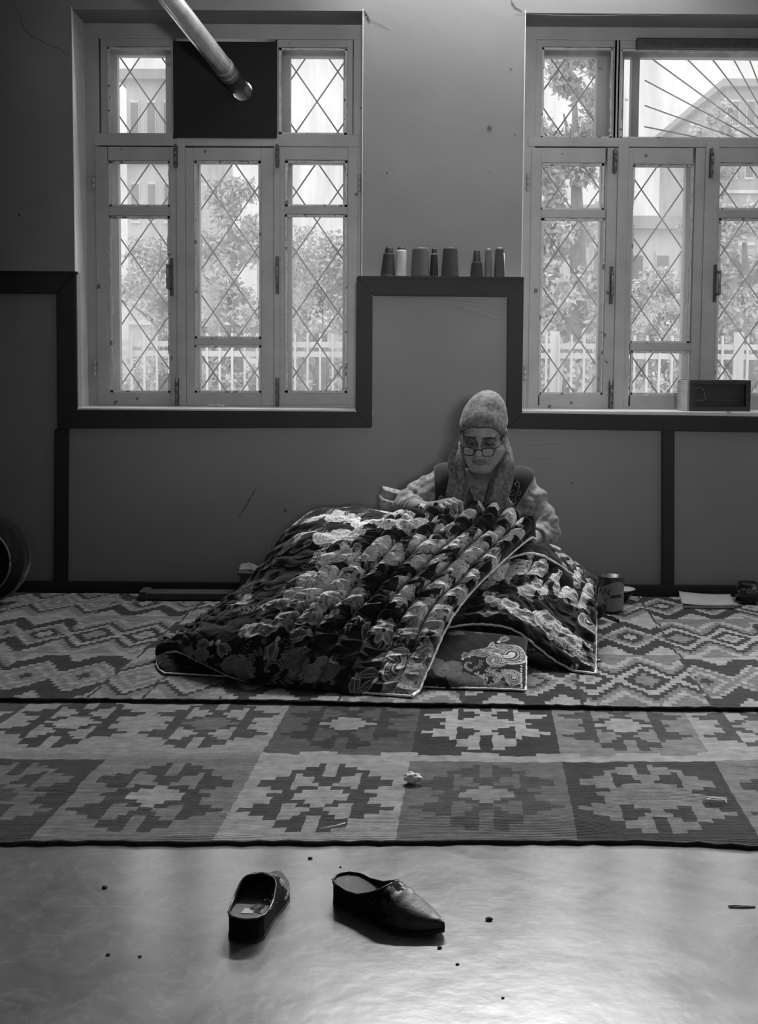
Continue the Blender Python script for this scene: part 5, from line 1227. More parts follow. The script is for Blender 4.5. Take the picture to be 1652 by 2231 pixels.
for bl, br, tl, tr, yt, fr, tk, core, lean, label in cones:
    Yc = D+.046; x0, x1 = P(bl, 598, Yc).x, P(br, 598, Yc).x; rb = min((x1-x0)/2, .041); cxx = (x0+x1)/2; rt = (P(tr, 560, Yc).x-P(tl, 560, Yc).x)/2
    hgt = P((bl+br)/2, yt, Yc).z-PZ; o = empty('thread_cone', (cxx, Yc, PZ+.001)); tag(o, label, 'thread cone', 'thread cones on the ledge')
    prof = [(0, 0), (rb*.92, 0), (rb, .004)]; n = 26
    rr = lambda f: rb+(rt-rb)*f
    for k in range(1, n): f = k/n*fr; prof.append((rr(f)*(1+.010*math.sin(k*2.4)), hgt*f))
    prof += [(rr(fr)*.93, hgt*fr), (rr(fr)*.80 if fr < 1 else rr(1)*.7, hgt*fr+.001)]
    latheo('thread', prof+[(0, hgt*fr+.001)], (cxx, Yc, PZ+.001), tm[tk], o)
    ct = rr(1)*.80
    latheo('core', [(rr(fr)*.80 if fr < 1 else ct*.8, hgt*fr-.001), (ct, hgt*1.0-.002), (ct*.92, hgt), (ct*.6, hgt), (ct*.55, hgt-.01), (0, hgt-.01)] if fr < 1 else [(ct*.75, hgt-.002), (ct*.72, hgt+.003), (ct*.4, hgt+.003), (ct*.38, hgt-.002), (0, hgt-.002)], (cxx, Yc, PZ+.001), core, o)
    if bl == 937: latheo('pale_ring', [(rr(.80)*1.0, hgt*.79), (rr(.8)*1.03, hgt*.80), (rr(.8)*1.0, hgt*.81)], (cxx, Yc, PZ+.001), M_corew, o)
    if bl == 1077: tubeo('pale_strip', [(cxx+rb*.98, Yc-.012, PZ+.004), (cxx+rt*1.03, Yc-.010, PZ+hgt*.85)], .0022, M_corew, o)
    if lean:
        o.rotation_euler = (0, lean, 0)
# ================================================================= STOVEPIPE AND ITS PLATE
M_plate = mat('black_plate', .008, .8, .2, 30)
M_galv = mat('galvanised_sheet', .75, .22, .3, 14, metal=.85, bump=.15, bs=16, bdist=.004, stretch=(1, 1, .3))
M_dull = mat('sooty_pipe', .16, .42, .5, 10, metal=.8)
hc_ = P(529, 199, DW); rh = .0445
bm = bmesh.new(); cs = [P(378, 92, DW), P(604, 92, DW), P(604, 303, DW), P(378, 303, DW)]
nr = 48; inn, outr = [], []
for k in range(nr):
    a = 2*math.pi*k/nr; dx, dz = math.cos(a), math.sin(a); inn.append(Vector((hc_.x+rh*dx, 0, hc_.z+rh*dz)))
    x0, x1, z0, z1 = cs[0].x, cs[1].x, cs[2].z, cs[0].z
    t = min([(x1-hc_.x)/dx if dx > 1e-6 else 9, (x0-hc_.x)/dx if dx < -1e-6 else 9, (z1-hc_.z)/dz if dz > 1e-6 else 9, (z0-hc_.z)/dz if dz < -1e-6 else 9]); outr.append(Vector((hc_.x+t*dx, 0, hc_.z+t*dz)))
yp = DW-.016
def pv(v, y): return bm.verts.new((v.x, y, v.z))
a1, b1, a2, b2 = [pv(v, yp) for v in inn], [pv(v, yp) for v in outr], [pv(v, yp+.004) for v in inn], [pv(v, yp+.004) for v in outr]
for k in range(nr):
    j = (k+1) % nr; bm.faces.new((a1[k], b1[k], b1[j], a1[j])); bm.faces.new((a2[k], a2[j], b2[j], b2[k])); bm.faces.new((a1[k], a1[j], a2[j], a2[k])); bm.faces.new((b1[k], b2[k], b2[j], b1[j]))
for c4, nxt in zip(cs, cs[1:]+cs[:1]): pass
# square off the corners
for (xx, zz) in ((cs[0].x, cs[0].z), (cs[1].x, cs[1].z), (cs[2].x, cs[2].z), (cs[3].x, cs[3].z)):
    near = sorted(range(nr), key=lambda k: (b1[k].co.x-xx)**2+(b1[k].co.z-zz)**2)[:2]
    k, j = sorted(near); 
    if j-k > 1: k, j = j, k
    v1 = bm.verts.new((xx, yp, zz)); v2 = bm.verts.new((xx, yp+.004, zz))
    if (b1[k].co-v1.co).length > 1e-4 and (b1[j].co-v1.co).length > 1e-4: bm.faces.new((b1[k], v1, b1[j])); bm.faces.new((b2[k], b2[j], v2))
bmesh.ops.recalc_face_normals(bm, faces=bm.faces)
pl_ = obj('flue_plate', bm, M_plate); tag(pl_, 'flat black sheet closing the top middle pane round the stovepipe', 'panel')
pe = P(526, 196, DW+.02); pf = P(352, -26, 4.72); pd = (pe-pf).normalized(); pl0 = (pe-pf).length
sp = empty('stovepipe', pe); tag(sp, 'shiny metal stovepipe slanting down into the black window sheet', 'pipe')
def along(d): return pe-pd*d
def pipe_prof(name, segs, m, n=36):
    bm = bmesh.new(); tube(bm, [along(d) for d, r in segs], [r for d, r in segs], n, False); bmesh.ops.recalc_face_normals(bm, faces=bm.faces); o = obj(name, bm, m, sp, True); return o
jd = (P(466, 136, DW-.12)-pe).length
lower = pipe_prof('lower_pipe', [(-.10, .0405), (-.02, .0405), (.03, .0405), (jd-.02, .0410), (jd+.01, .0412)], M_dull)
pipe_prof('collar', [(jd-.055, .0412)]+[(jd-.052+.004*k, .0425+.0022*(k % 2)) for k in range(6)]+[(jd-.026, .0428), (jd+.002, .0430)]+[(jd+.004+.004*k, .0432+.0022*(k % 2)) for k in range(6)]+[(jd+.030, .0425)], M_galv)
pipe_prof('upper_pipe', [(jd+.015, .0405), (jd+.03, .0415), (jd+.2, .0415), (pl0, .0415), (pl0+.35, .0415)], M_galv)
bm = bmesh.new(); aa = pd.cross(Vector((0, 0, 1))).normalized(); bb2 = aa.cross(pd).normalized()
for an in (2.35, ): tube(bm, [along(jd+.03)+(aa*math.cos(an)+bb2*math.sin(an))*.0418, along(pl0+.3)+(aa*math.cos(an)+bb2*math.sin(an))*.0418], .0022, 6)
obj('lock_seam', bm, M_galv, sp, True)
# elbow outside, so that the pipe leads on to the open air
tubeo('outer_pipe', [along(-.08), along(-.30)], .0400, M_dull, sp, 24)
# ================================================================= BOX ON THE RIGHT SILL
M_boxd = mat('dark_stained_wood', .022, .6, .3, 12, bump=.2, bs=30, stretch=(1, 1, 6)); M_boxl = mat('raw_pine_end', .36, .8, .18, 6, bump=.2, bs=20, stretch=(1, 1, 5)); M_wire = mat('pale_wire', .3, .4, metal=.5)
bx0, bx1 = P(1505, 870, D+.01).x, P(1636, 870, D+.01).x; by0, by1 = D+.010, D+.20; bz0 = SILL+.001; bz1 = bz0+P(1570, 831, D+.01).z-P(1570, 899, D+.01).z
K = empty('wooden_box', ((bx0+bx1)/2, (by0+by1)/2, bz0)); tag(K, 'small dark wooden box with a recessed front on the right window sill', 'box')
fw = .021
boxo('bottom_board', (bx0, bx1, by0, by1, bz0, bz0+fw), M_boxd, K, .002); boxo('top_board', (bx0, bx1, by0, by1, bz1-fw, bz1), M_boxd, K, .003)
boxo('side_board', (bx1-fw, bx1, by0, by1, bz0+fw, bz1-fw), M_boxd, K, .002); boxo('side_board', (bx0, bx0+fw, by0, by1, bz0+fw, bz1-fw), M_boxd, K, .002)
boxo('back_board', (bx0+fw, bx1-fw, by0+.03, by0+.036, bz0+fw, bz1-fw), M_boxd, K, 0); 
boxo('pale_end_board', (bx0-.012, bx0-.001, by0+.012, by1, bz0+.0, bz1-.002), M_boxl, K, .002)
xl, zl = P(1514, 860, D).x, P(1520, 872, D).z
lw = [(1515, 848), (1520, 844), (1527, 843.5), (1533, 849), (1536, 860), (1538, 870), (1530, 872), (1515, 872), (1514.5, 860), (1515, 848)]
tubeo('wire_loop', [P(x, y, by0+.024) for x, y in lw], .0011, M_wire, K, 5)
bm = bmesh.new(); bmesh.ops.create_icosphere(bm, subdivisions=2, radius=.0025, matrix=Matrix.Translation(P(1526, 859, by0+.028))); obj('nail_head', bm, M_wire, K, True)
# crumpled strip of paper on the left sill, pale pebble of plaster on the right one
def crumple(name, c, sx_, sy_, sz_, m, label, cat, seed, nu=16, nv=7):
    bm = bmesh.new(); vs = []
    for j in range(nv):
        for i in range(nu):
            u, v = i/(nu-1)-.5, j/(nv-1)-.5; zz = abs(vnoise(u*9+seed, v*6+seed*.7, seed))*sz_*(1-2*abs(v))*1.6+.0008
            vs.append(bm.verts.new(Vector(c)+Vector((u*sx_, v*sy_+.3*sy_*math.sin(u*9+seed), float(zz)))))
    for j in range(nv-1):
        for i in range(nu-1): bm.faces.new((vs[j*nu+i], vs[j*nu+i+1], vs[(j+1)*nu+i+1], vs[(j+1)*nu+i]))
    o = obj(name, bm, m, None, True); sm = o.modifiers.new('thickness', 'SOLIDIFY'); sm.thickness = .0008; sm.offset = 1; tag(o, label, cat); return o
c = P(474, 885, DW-.06); crumple('paper_scrap', (c.x, DW-.07, SILL+.0005), .082, .024, .014, M_paper, 'crumpled pale paper strip on the left window sill', 'paper', 3)
# ================================================================= THINGS BY THE WALL, RIGHT
RZ = .025
M_tin = mat('dull_tin', .10, .35, .4, 14, metal=.85); M_label = mat('tin_label', .22, .75, .18, 14); M_ink = mat('label_ink', .02, .7)
cb = G(1331, 1331, RZ); rc = (P(1358, 1290, cb.y).x-P(1304, 1290, cb.y).x)/2; hc2 = P(1330, 1254, cb.y).z-RZ
Cn = empty('tin_can', (cb.x, cb.y, RZ)); tag(Cn, 'open tin can with a worn paper label standing right of the quilt', 'can')
latheo('can_body', [(0, .002), (rc*.97, .001), (rc, .004), (rc, hc2*.30), (rc*1.0, hc2-.006), (rc*1.03, hc2-.002), (rc*1.03, hc2), (rc*.95, hc2), (rc*.95, .02), (0, .02)], (cb.x, cb.y, RZ), M_tin, Cn, 40)
ta = math.atan2(-cb.y, -cb.x)      # side of the can that faces the room
def on_can(a, z, r=0.0): return Vector((cb.x+(rc+r)*math.cos(a), cb.y+(rc+r)*math.sin(a), RZ+z))
bm = bmesh.new(); nA = 40; z0f = lambda k: hc2*(.06+.03*math.sin(k*.5)*(k % 3 > 0)); z1f = lambda k: hc2*(.78-.10*math.cos((k-6)*.16))
lab = [(bm.verts.new(on_can(ta-1.75+3.5*k/nA, z0f(k), .0007)), bm.verts.new(on_can(ta-1.75+3.5*k/nA, z1f(k), .0007))) for k in range(nA+1)]
for k in range(nA): bm.faces.new((lab[k][0], lab[k+1][0], lab[k+1][1], lab[k][1]))
lb = obj('paper_label', bm, M_label, Cn, True)
bm = bmesh.new(); pr0 = [(on_can(ta-.05+.95*k/12, hc2*(.42+.02*k/12), .0014), on_can(ta-.05+.95*k/12, hc2*(.50+.025*k/12), .0014)) for k in range(13)]
q0 = [(bm.verts.new(a), bm.verts.new(b)) for a, b in pr0]
for k in range(12): bm.faces.new((q0[k][0], q0[k+1][0], q0[k+1][1], q0[k][1]))
obj('dark_band', bm, M_ink, lb)
def text_on_can(s, size, a0, z0, rot):
    cu = bpy.data.curves.new('t', 'FONT'); cu.body = s; cu.size = size; ob = bpy.data.objects.new('t', cu); COL.objects.link(ob)
    dg = bpy.context.evaluated_depsgraph_get(); me = bpy.data.meshes.new_from_object(ob.evaluated_get(dg)); bpy.data.objects.remove(ob)
    c, sn = math.cos(rot), math.sin(rot)
    bmx = bmesh.new(); bmx.from_mesh(me)
    for v in bmx.verts:
        x, y = v.co.x*c-v.co.y*sn, v.co.x*sn+v.co.y*c; v.co = on_can(a0+x/rc, z0+y, .0016)
    obj('lettering', bmx, M_ink, lb)
text_on_can('AN', .040, ta-1.22, hc2*.54, -.12); text_on_can('2', .026, ta-.60, hc2*.30, -.05)
M_china = mat('white_china', .42, .25)
sc_ = G(1352, 1306, RZ); sc_.x = P(1352, 1285, 5.02).x; sc_.y = 5.02
zt = P(1370, 1285, 5.02).z
Bw = empty('tea_bowl', (sc_.x, 5.02, RZ)); tag(Bw, 'dark tea bowl with a pale saucer on top, behind the tin can', 'bowl')
latheo('bowl', [(0, .0), (.026, 0), (.028, .006), (.048, .03), (.056, zt-RZ-.012), (.053, zt-RZ-.012), (.044, .03), (0, .012)], (sc_.x, 5.02, RZ), mat('dark_glaze', .02, .3), Bw, 32)
latheo('saucer', [(0, zt-RZ-.011), (.03, zt-RZ-.011), (.062, zt-RZ+.004), (.063, zt-RZ+.006), (.03, zt-RZ-.007), (0, zt-RZ-.007)], (sc_.x, 5.02, RZ), M_china, Bw, 32)
# exercise book
nb = [G(1478, 1296, RZ), G(1592, 1304, RZ), G(1602, 1325, RZ), G(1488, 1325, RZ)]
nb = [G(1488, 1326, RZ), G(1601, 1326, RZ), G(1590, 1303, RZ), G(1480, 1299, RZ)]
Bk = empty('exercise_book', nb[0]); tag(Bk, 'thin pale exercise book lying by the wall at the right', 'book')
bm = bmesh.new(); poly_prism(bm, [v+Vector((0, 0, .003)) for v in nb], (0, 0, .010)); obj('pages', bm, mat('page_edges', .42, .85, .15, 200, stretch=(1, 1, 30)), Bk)
bm = bmesh.new(); poly_prism(bm, [v+Vector((0, 0, .001)) for v in nb], (0, 0, .002)); obj('back_cover', bm, M_label, Bk)
ctr = (nb[0]+nb[1]+nb[2]+nb[3])/4
bm = bmesh.new(); NN = 14; g0 = []
for j in range(5):
    for i in range(NN):
        u, v = i/(NN-1), j/4.0; p = (nb[0].lerp(nb[1], u)).lerp(nb[3].lerp(nb[2], u), v); p = ctr+(p-ctr)*1.02; p.z = RZ+.0135+.009*(1-u)**3+.004*u**6; g0.append(bm.verts.new(p))
for j in range(4):
    for i in range(NN-1): bm.faces.new((g0[j*NN+i], g0[j*NN+i+1], g0[(j+1)*NN+i+1], g0[(j+1)*NN+i]))
fc = obj('front_cover', bm, mat('book_cover', .25, .8, .1, 20), Bk, True); sm = fc.modifiers.new('thickness', 'SOLIDIFY'); sm.thickness = .0012
# glass jar
jb = G(1628, 1312, RZ); Jr = empty('glass_jar', jb); tag(Jr, 'glass jar with dark contents standing by the wall at far right', 'jar')
rj = .048; hj = P(1628, 1268, jb.y).z-RZ
M_jar = bpy.data.materials.new('jar_glass'); M_jar.use_nodes = True; pb = M_jar.node_tree.nodes['Principled BSDF']; pb.inputs['Transmission Weight'].default_value = 1.0; pb.inputs['Roughness'].default_value = .05; pb.inputs['Base Color'].default_value = (.6, .6, .6, 1)
latheo('jar_wall', [(0, .0), (rj*.9, 0), (rj, .008), (rj, hj*.78), (rj*.82, hj*.9), (rj*.82, hj), (rj*.76, hj), (rj*.76, hj*.9), (rj*.94, hj*.77), (rj*.94, .01), (0, .006)], jb, M_jar, Jr, 32)
latheo('contents', [(0, .010), (rj*.91, .011), (rj*.92, hj*.5), (0, hj*.52)], jb, mat('dark_contents', .03, .8, .5, 60), Jr, 24)
cs2 = bmesh.new()
for k in range(9):
    a = k*2.4; rr_ = rj*.72*math.sqrt((k+.5)/9); bmesh.ops.create_icosphere(cs2, subdivisions=1, radius=.009, matrix=Matrix.Translation(jb+Vector((rr_*math.cos(a), rr_*math.sin(a), hj*.52+.004*(k % 3)))))
obj('buttons', cs2, mat('button_dark', .05, .4), Jr, True)['kind'] = 'stuff'
# pen, dark pouch and small metal cup beside the quilt
a, b = G(1308, 1336, RZ+.006), G(1348, 1352, RZ+.006)
Pn = empty('marker_pen', a); tag(Pn, 'dark marker pen lying on the rug in front of the tin can', 'pen')
tubeo('barrel', [a, a.lerp(b, .62)], .0065, M_black, Pn, 10); tubeo('pen_cap', [a.lerp(b, .60), a.lerp(b, .97), b], [.0075, .0072, .004], M_black, Pn, 10)
pc = P(1292, 1345, 4.55); bm = bmesh.new(); bmesh.ops.create_icosphere(bm, subdivisions=4, radius=1.0)
for v in bm.verts:
    n = float(vnoise(v.co.x*2.2+5, v.co.z*2.2+v.co.y*1.7, 4)); v.co *= .9+.25*n; v.co = Vector((v.co.x*.062, v.co.y*.062, max(-.9, v.co.z)*.055)); v.co += Vector((pc.x, 4.62, RZ+.0505))
pu = obj('cloth_pouch', bm, mat('black_cloth', .012, .95, bump=.3, bs=90), None, True); tag(pu, 'small black cloth pouch half hidden behind the right end of the quilt', 'pouch')
mc = G(1297, 1453, RZ); mc.y = 3.98; mc.x = P(1291, 1440, 3.98).x
Mg = empty('metal_cup', (mc.x, mc.y, RZ)); tag(Mg, 'small metal cup on a flat foot peeping out behind the quilt corner', 'cup')
latheo('cup', [(0, .008), (.014, .008), (.016, .014), (.022, .045), (.021, .045), (.013, .016), (0, .014)], (mc.x, mc.y, RZ), M_tin, Mg, 24)
latheo('foot', [(0, .0005), (.030, .0005), (.031, .004), (.018, .008), (0, .009)], (mc.x, mc.y, RZ), M_tin, Mg, 24)
# ================================================================= THINGS BY THE WALL, LEFT
M_dotted = mat('dotted_cotton', .34, .9, .08, 16, bump=.25, bs=60, bdist=.003)
t_ = M_dotted.node_tree; b_ = t_.nodes['Principled BSDF']; vo = t_.nodes.new('ShaderNodeTexVoronoi'); vo.inputs['Scale'].default_value = 46; vo.inputs['Randomness'].default_value = .25
tcn = t_.nodes.new('ShaderNodeTexCoord'); t_.links.new(tcn.outputs['Object'], vo.inputs['Vector']); rv = t_.nodes.new('ShaderNodeValToRGB'); rv.color_ramp.elements[0].position = .22; rv.color_ramp.elements[1].position = .34
t_.links.new(vo.outputs['Distance'], rv.inputs[0]); mxn = t_.nodes.new('ShaderNodeMix'); mxn.data_type = 'RGBA'; old = b_.inputs['Base Color'].links[0].from_socket
t_.links.new(rv.outputs[0], mxn.inputs[0]); mxn.inputs[6].default_value = (.06, .06, .06, 1); t_.links.new(old, mxn.inputs[7]); t_.links.new(mxn.outputs[2], b_.inputs['Base Color'])
Fb = empty('folded_bedding', (P(870, 1100, 4.93).x, 4.93, RZ)); tag(Fb, 'stack of folded dotted cotton bedding standing behind the woman\'s arm', 'bedding')
yb = 4.93
def pad(name, tl, tr, br, bl, dy, th=.09):
    """one padded fold, given by its four corners in the picture, with real depth"""
    NX, NZ = 18, 10; pts = []
    c4 = [P(x, y, yb-dy) for x, y in (tl, tr, br, bl)]
    xs_ = axis(min(p.x for p in c4)-.03, max(p.x for p in c4)+.03, .008); bm = bmesh.new(); fr, bk = [], []
    for j in range(NZ+1):
        for i in range(NX+1):
            u, v = i/NX, j/NZ; p = (c4[0].lerp(c4[1], u)).lerp(c4[3].lerp(c4[2], u), v)
            e = min(min(u, 1-u)*NX/1.1, min(v, 1-v)*NZ/2.2, 1); t = th*math.sqrt(max(0, 1-(1-e)**2))*(.9+.2*float(vnoise(u*6, v*4, int(dy*1000))))
            fr.append(bm.verts.new(p-Vector((0, t*.5, 0)))); bk.append(bm.verts.new(p+Vector((0, t*.5+.05, 0))))
    for j in range(NZ):
        for i in range(NX):
            k = j*(NX+1)+i; bm.faces.new((fr[k], fr[k+1], fr[k+NX+2], fr[k+NX+1])); bm.faces.new((bk[k+NX+1], bk[k+NX+2], bk[k+1], bk[k]))
    for i in range(NX): bm.faces.new((bk[i], bk[i+1], fr[i+1], fr[i])); k = NZ*(NX+1)+i; bm.faces.new((fr[k], fr[k+1], bk[k+1], bk[k]))
    for j in range(NZ): k = j*(NX+1); bm.faces.new((fr[k], fr[k+NX+1], bk[k+NX+1], bk[k])); k += NX; bm.faces.new((bk[k], bk[k+NX+1], fr[k+NX+1], fr[k]))
    bmesh.ops.recalc_face_normals(bm, faces=bm.faces); obj(name, bm, M_dotted, Fb, True)
pad('fold', (834, 1061), (935, 1086), (937, 1112), (829, 1084), .03, .05)
pad('fold', (827, 1080), (938, 1108), (938, 1146), (822, 1114), .04, .06)
pad('fold', (823, 1111), (938, 1143), (938, 1186), (818, 1142), .045, .06)
pad('fold', (819, 1139), (938, 1183), (938, 1245), (813, 1205), .05, .07)
z4 = P(875, 1200, yb).z; x4, x5 = P(815, 1250, yb).x, P(940, 1250, yb).x
bm = bmesh.new(); box(bm, x4, x5, yb-.12, yb+.12, RZ+.001, z4+.01, .03); obj('fold', bm, M_dotted, Fb, True)
# low stool with a cloth, plank on the floor
sx0, sx1 = P(522, 1270, 5.02).x, P(640, 1270, 5.02).x; sz1 = P(560, 1241, 5.02).z
St = empty('low_box', ((sx0+sx1)/2, 5.04, RZ)); tag(St, 'low dark box with a folded cloth on top, against the wall left of the quilt', 'box')
M_stool = mat('dark_painted_box', .03, .6, .3, 10)
boxo('box_body', (sx0+.01, sx1, 4.95, 5.13, RZ+.001, sz1-.012), M_stool, St, .004); boxo('lid', (sx0, sx1+.01, 4.94, 5.14, sz1-.012, sz1), M_stool, St, .004)
boxo('plinth', (sx0+.006, sx1, 4.944, 5.136, RZ+.001, RZ+.022), M_stool, St, .003)
crumple('folded_cloth', ((sx0+sx1)/2-.01, 5.03, sz1+.0005), (sx1-sx0)*.9, .13, .02, mat('grey_cloth', .12, .9, .3, 20), 'rumpled grey cloth lying on the low dark box', 'cloth', 5, 26, 9)
pa, pb2 = G(302, 1310, RZ), G(512, 1318, RZ)
Pk = empty('plank', (pa.x, 5.05, RZ)); tag(Pk, 'long dark plank lying on the rug along the wall at left', 'plank')
bm = bmesh.new(); box(bm, pa.x, pb2.x, 4.98, 5.08, RZ+.001, RZ+.030, .004); obj('board', bm, M_stool, Pk); boxo('end_cleat', (pa.x-.004, pa.x+.03, 4.974, 5.086, RZ+.001, RZ+.036), M_stool, Pk, .003)
# round floral bolster, left edge
bc = P(-38, 1222, 4.86); rbz = .19
Bo = empty('bolster', (bc.x, 4.86, RZ)); tag(Bo, 'round dark floral bolster with pale piping at the left edge by the wall', 'bolster')
nU, nV = 140, 90; th = np.linspace(0, 2*np.pi, nU); vv = np.linspace(0, 1, nV)
TH, VV_ = np.meshgrid(th, vv); prof_r = np.interp(VV_, [0, .03, .12, .35, .5, .65, .88, .97, 1], [0.0, .06, .145, .185, .195, .185, .145, .06, 0.0]); prof_x = np.interp(VV_, [0, .03, .12, .35, .5, .65, .88, .97, 1], [-.115, -.115, -.105, -.05, 0, .05, .105, .115, .115])
# lies with its round end towards the room
cz = RZ+.195; Xb = bc.x+prof_r*np.cos(TH); Zb = cz+prof_r*np.sin(TH)*.98; Yb_ = 4.86+prof_x
Zb = np.maximum(Zb, RZ+.001); Pb = Print(2*math.pi*.2, .62, .002, .008, 21)
for k in range(26): Pb.spray(random.uniform(0, 1.25), random.uniform(.05, .6), random.uniform(.02, .04), k, True, .16)
tb = Pb.sample(TH*.2, VV_*.6); Vq = np.stack([Xb, Yb_, Zb], -1).reshape(-1, 3); I, J = np.meshgrid(np.arange(nU-1), np.arange(nV-1)); a = J*nU+I; Fq = np.stack([a, a+1, a+nU+1, a+nU], -1).reshape(-1, 4)
raw_mesh('cover', Vq, Fq, M_velvet, Bo, tb.ravel())
for yy_, rr_ in ((-.107, .146), (.107, .146)): tubeo('piping', [Vector((bc.x+rr_*math.cos(t), 4.86+yy_, max(RZ+.004, cz+rr_*.98*math.sin(t)))) for t in np.linspace(0, 2*math.pi, 40)], .004, M_insole, Bo, 6)
# ================================================================= BITS ON THE RUG AND FLOOR
M_cotton = mat('cotton_wool', .75, .95, bump=.6, bs=300)
cw = G(897, 1697, .02); bm = bmesh.new(); bmesh.ops.create_icosphere(bm, subdivisions=4, radius=1.0)
for v in bm.verts:
    n = float(vnoise(v.co.x*2.6+3, v.co.y*2.6+v.co.z*2.1, 9))+.4*float(vnoise(v.co.x*7, v.co.z*7+v.co.y*5, 2)); s = .012*(.75+.6*n); v.co = Vector((v.co.x*s*1.35+(.006*v.co.x**2 if v.co.x > 0 else 0), v.co.y*s, v.co.z*s*.85))+Vector((cw.x, cw.y, .0225))
tag(obj('cotton_tuft', bm, M_cotton, None, True), 'white tuft of cotton wool on the kilim in front of the quilt', 'cotton')
def yarn(px, r, label, z=.017): o = tubeo('yarn_scrap', [G(x, y, z) for x, y in px], r, M_cotton, None, 6); tag(o, label, 'yarn'); return o
yarn([(1537, 1739), (1545, 1736), (1562, 1737), (1580, 1738), (1584, 1742), (1570, 1744), (1548, 1743), (1540, 1741), (1550, 1739), (1575, 1740), (1583, 1746), (1584, 1750)], .0013, 'looped scrap of white yarn on the dark kilim square at the right')
yarn([(696, 1806), (715, 1802), (735, 1798), (752, 1793)], .0012, 'short straight scrap of white yarn on the kilim near its front edge')
yarn([(478, 1772), (486, 1768), (494, 1771), (500, 1773)], .0010, 'tiny curl of white yarn on the kilim, left part')
M_crumb = mat('grit', .03, .9); 
for x, y, r, l in ((228, 1935, .0048, 'flat dark crumb on the bare floor, left of the slippers'), (676, 1871, .0038, 'dark crumb on the floor near the kilim edge, between the slippers'), (1066, 2005, .0055, 'dark crumb on the floor, right of the slippers'), (236, 2081, .0032, 'small dark crumb on the floor at lower left'), (958, 2066, .0036, 'dark crumb beside the shadow of the right slipper'), (997, 2102, .0026, 'tiny crumb on the floor below the right slipper'), (742, 1890, .0022, 'tiny crumb on the floor behind the right slipper'), (305, 2085, .0026, 'tiny crumb on the floor, lower left, near the small one'), (1096, 2175, .0022, 'tiny crumb on the bare floor at the bottom')):
    c = G(x, y); bm = bmesh.new(); bmesh.ops.create_icosphere(bm, subdivisions=2, radius=r)
    for v in bm.verts: v.co = Vector((v.co.x*random.uniform(1, 1.5), v.co.y*random.uniform(.7, 1.2), v.co.z*.55))+Vector((c.x, c.y, r*.5))
    tag(obj('floor_crumb', bm, M_crumb), l, 'crumb')
hp = [G(1587, 1974, .0015), G(1600, 1973, .0015), G(1622, 1974, .0015), G(1645, 1974, .0015), G(1646, 1976, .0015), G(1620, 1977, .0015), G(1590, 1976, .0015)]
tag(tubeo('hairpin', hp, .0012, M_iron, None, 6), 'thin dark hairpin lying on the floor at the right edge', 'hairpin')
# ================================================================= OUTSIDE
M_ground = mat('pale_paving', .55, .9, .12, 2); M_white = mat('white_paint', .66, .7); M_leaf = mat('leaves', .56, .7, .18, 3); M_bark = mat('bark', .22, .9, .3, 8)
M_fac = mat('pale_render', .55, .9, .08, 1); M_fac2 = mat('grey_render', .42, .9, .08, 1); M_win = mat('dark_glazing', .25, .2)
ZG = -.25
bm = bmesh.new(); box(bm, -70, 70, DU+.5, 140, ZG-.2, ZG); struct('ground', bm, M_ground)
fy = 13.0
Fe = empty('fence', (0, fy, ZG)); tag(Fe, 'white picket railing across the yard outside the windows', 'fence')
fx0_, fx1_ = -4.2, 6.0; zr1, zr2 = P(700, 751, fy).z, P(700, 772, fy).z
boxo('top_rail', (fx0_, fx1_, fy-.03, fy+.03, zr1-.03, zr1+.03), M_white, Fe, 0); boxo('mid_rail', (fx0_, fx1_, fy-.03, fy+.03, zr2-.03, zr2+.03), M_white, Fe, 0); boxo('low_rail', (fx0_, fx1_, fy-.03, fy+.03, ZG+.12, ZG+.18), M_white, Fe, 0)
pk = None
for k in range(76):
    x = fx0_+.02+k*.136
    if pk is None: pk = boxo('picket', (x-.011, x+.011, fy-.055, fy-.031, ZG+.02, zr1+.12), M_white, Fe, 0); x00 = x
    else:
        c = pk.copy(); COL.objects.link(c); c.parent = Fe; c.location = pk.location+Vector((x-x00, 0, 0))
for k in range(6):
    x = fx0_+.1+k*2.0; boxo('post', (x-.045, x+.045, fy-.028, fy+.06, ZG, zr1+.16), M_white, Fe, 0)
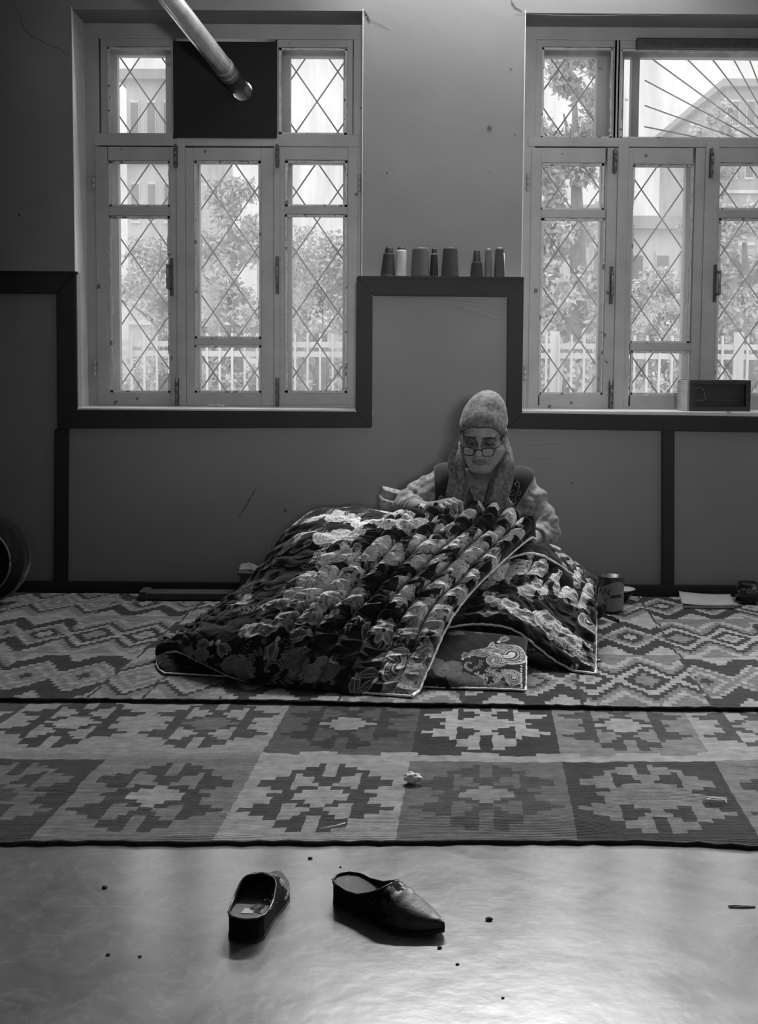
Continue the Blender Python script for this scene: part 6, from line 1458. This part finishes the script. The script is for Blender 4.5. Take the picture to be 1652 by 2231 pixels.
def tree(px, Y, top, wpx, label, n=2600, lean=0.0, leafs=.085, base=None):
    c = P(px, top, Y); hgt = c.z-ZG; r = wpx/2*Y/F
    T = empty('tree', (c.x, Y, ZG)); tag(T, label, 'tree', None)
    tubeo('trunk', [(c.x, Y, ZG), (c.x+.1, Y, ZG+hgt*.4), (c.x, Y, ZG+hgt*.85)], [.16, .12, .03], M_bark, T, 8)
    for k in range(7):
        a = k*2.4; z = ZG+hgt*(.25+.08*k); tubeo('branch', [(c.x, Y, z), (c.x+r*.6*math.cos(a), Y+r*.6*math.sin(a), z+hgt*.10)], [.05, .012], M_bark, T, 5)
    g = np.random.RandomState(int(px)+7); nb_ = 60; n = int(n*2.4); cz = (ZG+hgt*.18)+(hgt*.80)*g.rand(nb_); f = (cz-ZG)/hgt
    rad = r*np.sqrt(np.clip(1-((f-.45)/.58)**2, .05, 1)); an = g.rand(nb_)*6.28; rr_ = rad*np.sqrt(g.rand(nb_))
    cen = np.stack([c.x+rr_*np.cos(an), Y+rr_*np.sin(an), cz], -1); ci = g.randint(nb_, size=n); p = cen[ci]+g.normal(size=(n, 3))*r*.13
    p[:, 2] = np.clip(p[:, 2], ZG+.3, c.z)
    a1 = g.normal(size=(n, 3)); a1 /= np.linalg.norm(a1, axis=1, keepdims=True); a2 = np.cross(a1, g.normal(size=(n, 3))); a2 /= np.linalg.norm(a2, axis=1, keepdims=True); s = leafs*(.6+.8*g.rand(n))[:, None]
    V = np.stack([p-a1*s*.5, p+a2*s*.22, p+a1*s*.5, p-a2*s*.22], 1).reshape(-1, 3); Fc = np.arange(4*n).reshape(-1, 4)
    o = raw_mesh('foliage', V, Fc, M_leaf, T); o['kind'] = 'stuff'
tree(500, 16, 395, 190, 'broad leafy tree beyond the fence, seen through the middle casement of the left window', 5200)
tree(345, 21, 520, 190, 'low dark leafy tree beyond the fence, in the left casement of the left window', 4200)
tree(690, 20, 500, 200, 'leafy tree beyond the fence, in the right casement of the left window', 4200)
tree(1255, 15, 70, 190, 'tall dark tree near the house, in the top left pane of the right window', 5200, leafs=.10)
tree(1440, 19, 585, 170, 'small round tree beyond the fence, in the middle casement of the right window', 3200)
tree(1625, 15.5, 440, 180, 'tall bushy tree beyond the fence, in the right casement of the right window', 4600)
tree(1560, 30, 215, 130, 'slender far tree under the sunburst grille of the right window', 2400, leafs=.17)
def house(px0, px1, top, Y, dep, m, label, cols, rows_):
    a, b = P(px0, top, Y), P(px1, top, Y); Hs = empty('building', ((a.x+b.x)/2, Y, ZG)); tag(Hs, label, 'building')
    boxo('wall', (a.x, b.x, Y, Y+dep, ZG, a.z), m, Hs, 0); boxo('roof', (a.x-.3, b.x+.3, Y-.3, Y+dep+.3, a.z, a.z+.35), M_fac2, Hs, 0)
    wd_ = (b.x-a.x)/cols; hh = (a.z-ZG)/rows_
    for i in range(cols):
        for j in range(rows_):
            x, z = a.x+wd_*(i+.5), ZG+hh*(j+.5); f = boxo('window_frame', (x-wd_*.28, x+wd_*.28, Y-.08, Y+.02, z-hh*.26, z+hh*.26), M_white, Hs, 0); boxo('pane', (x-wd_*.23, x+wd_*.23, Y-.10, Y-.07, z-hh*.22, z+hh*.22), M_win, f, 0)
    for j in range(1, rows_): boxo('string_course', (a.x-.05, b.x+.05, Y-.12, Y, ZG+hh*j-.08, ZG+hh*j+.08), M_white, Hs, 0)
house(275, 420, 175, 45, 12, M_fac, 'pale four storey block far behind the trees, upper left panes of the left window', 4, 4)
house(1185, 1330, 480, 30, 8, M_fac, 'pale low house beyond the fence, in the left casement of the right window', 3, 2)
house(1360, 1530, 500, 34, 8, M_white, 'white low building beyond the fence, in the middle casement of the right window', 3, 2)
house(1585, 1760, 190, 60, 14, M_fac2, 'tall grey apartment block far off, under the sunburst grille', 5, 6)
house(560, 790, 560, 50, 10, M_fac, 'long pale building far behind the tree at the right of the left window', 5, 2)
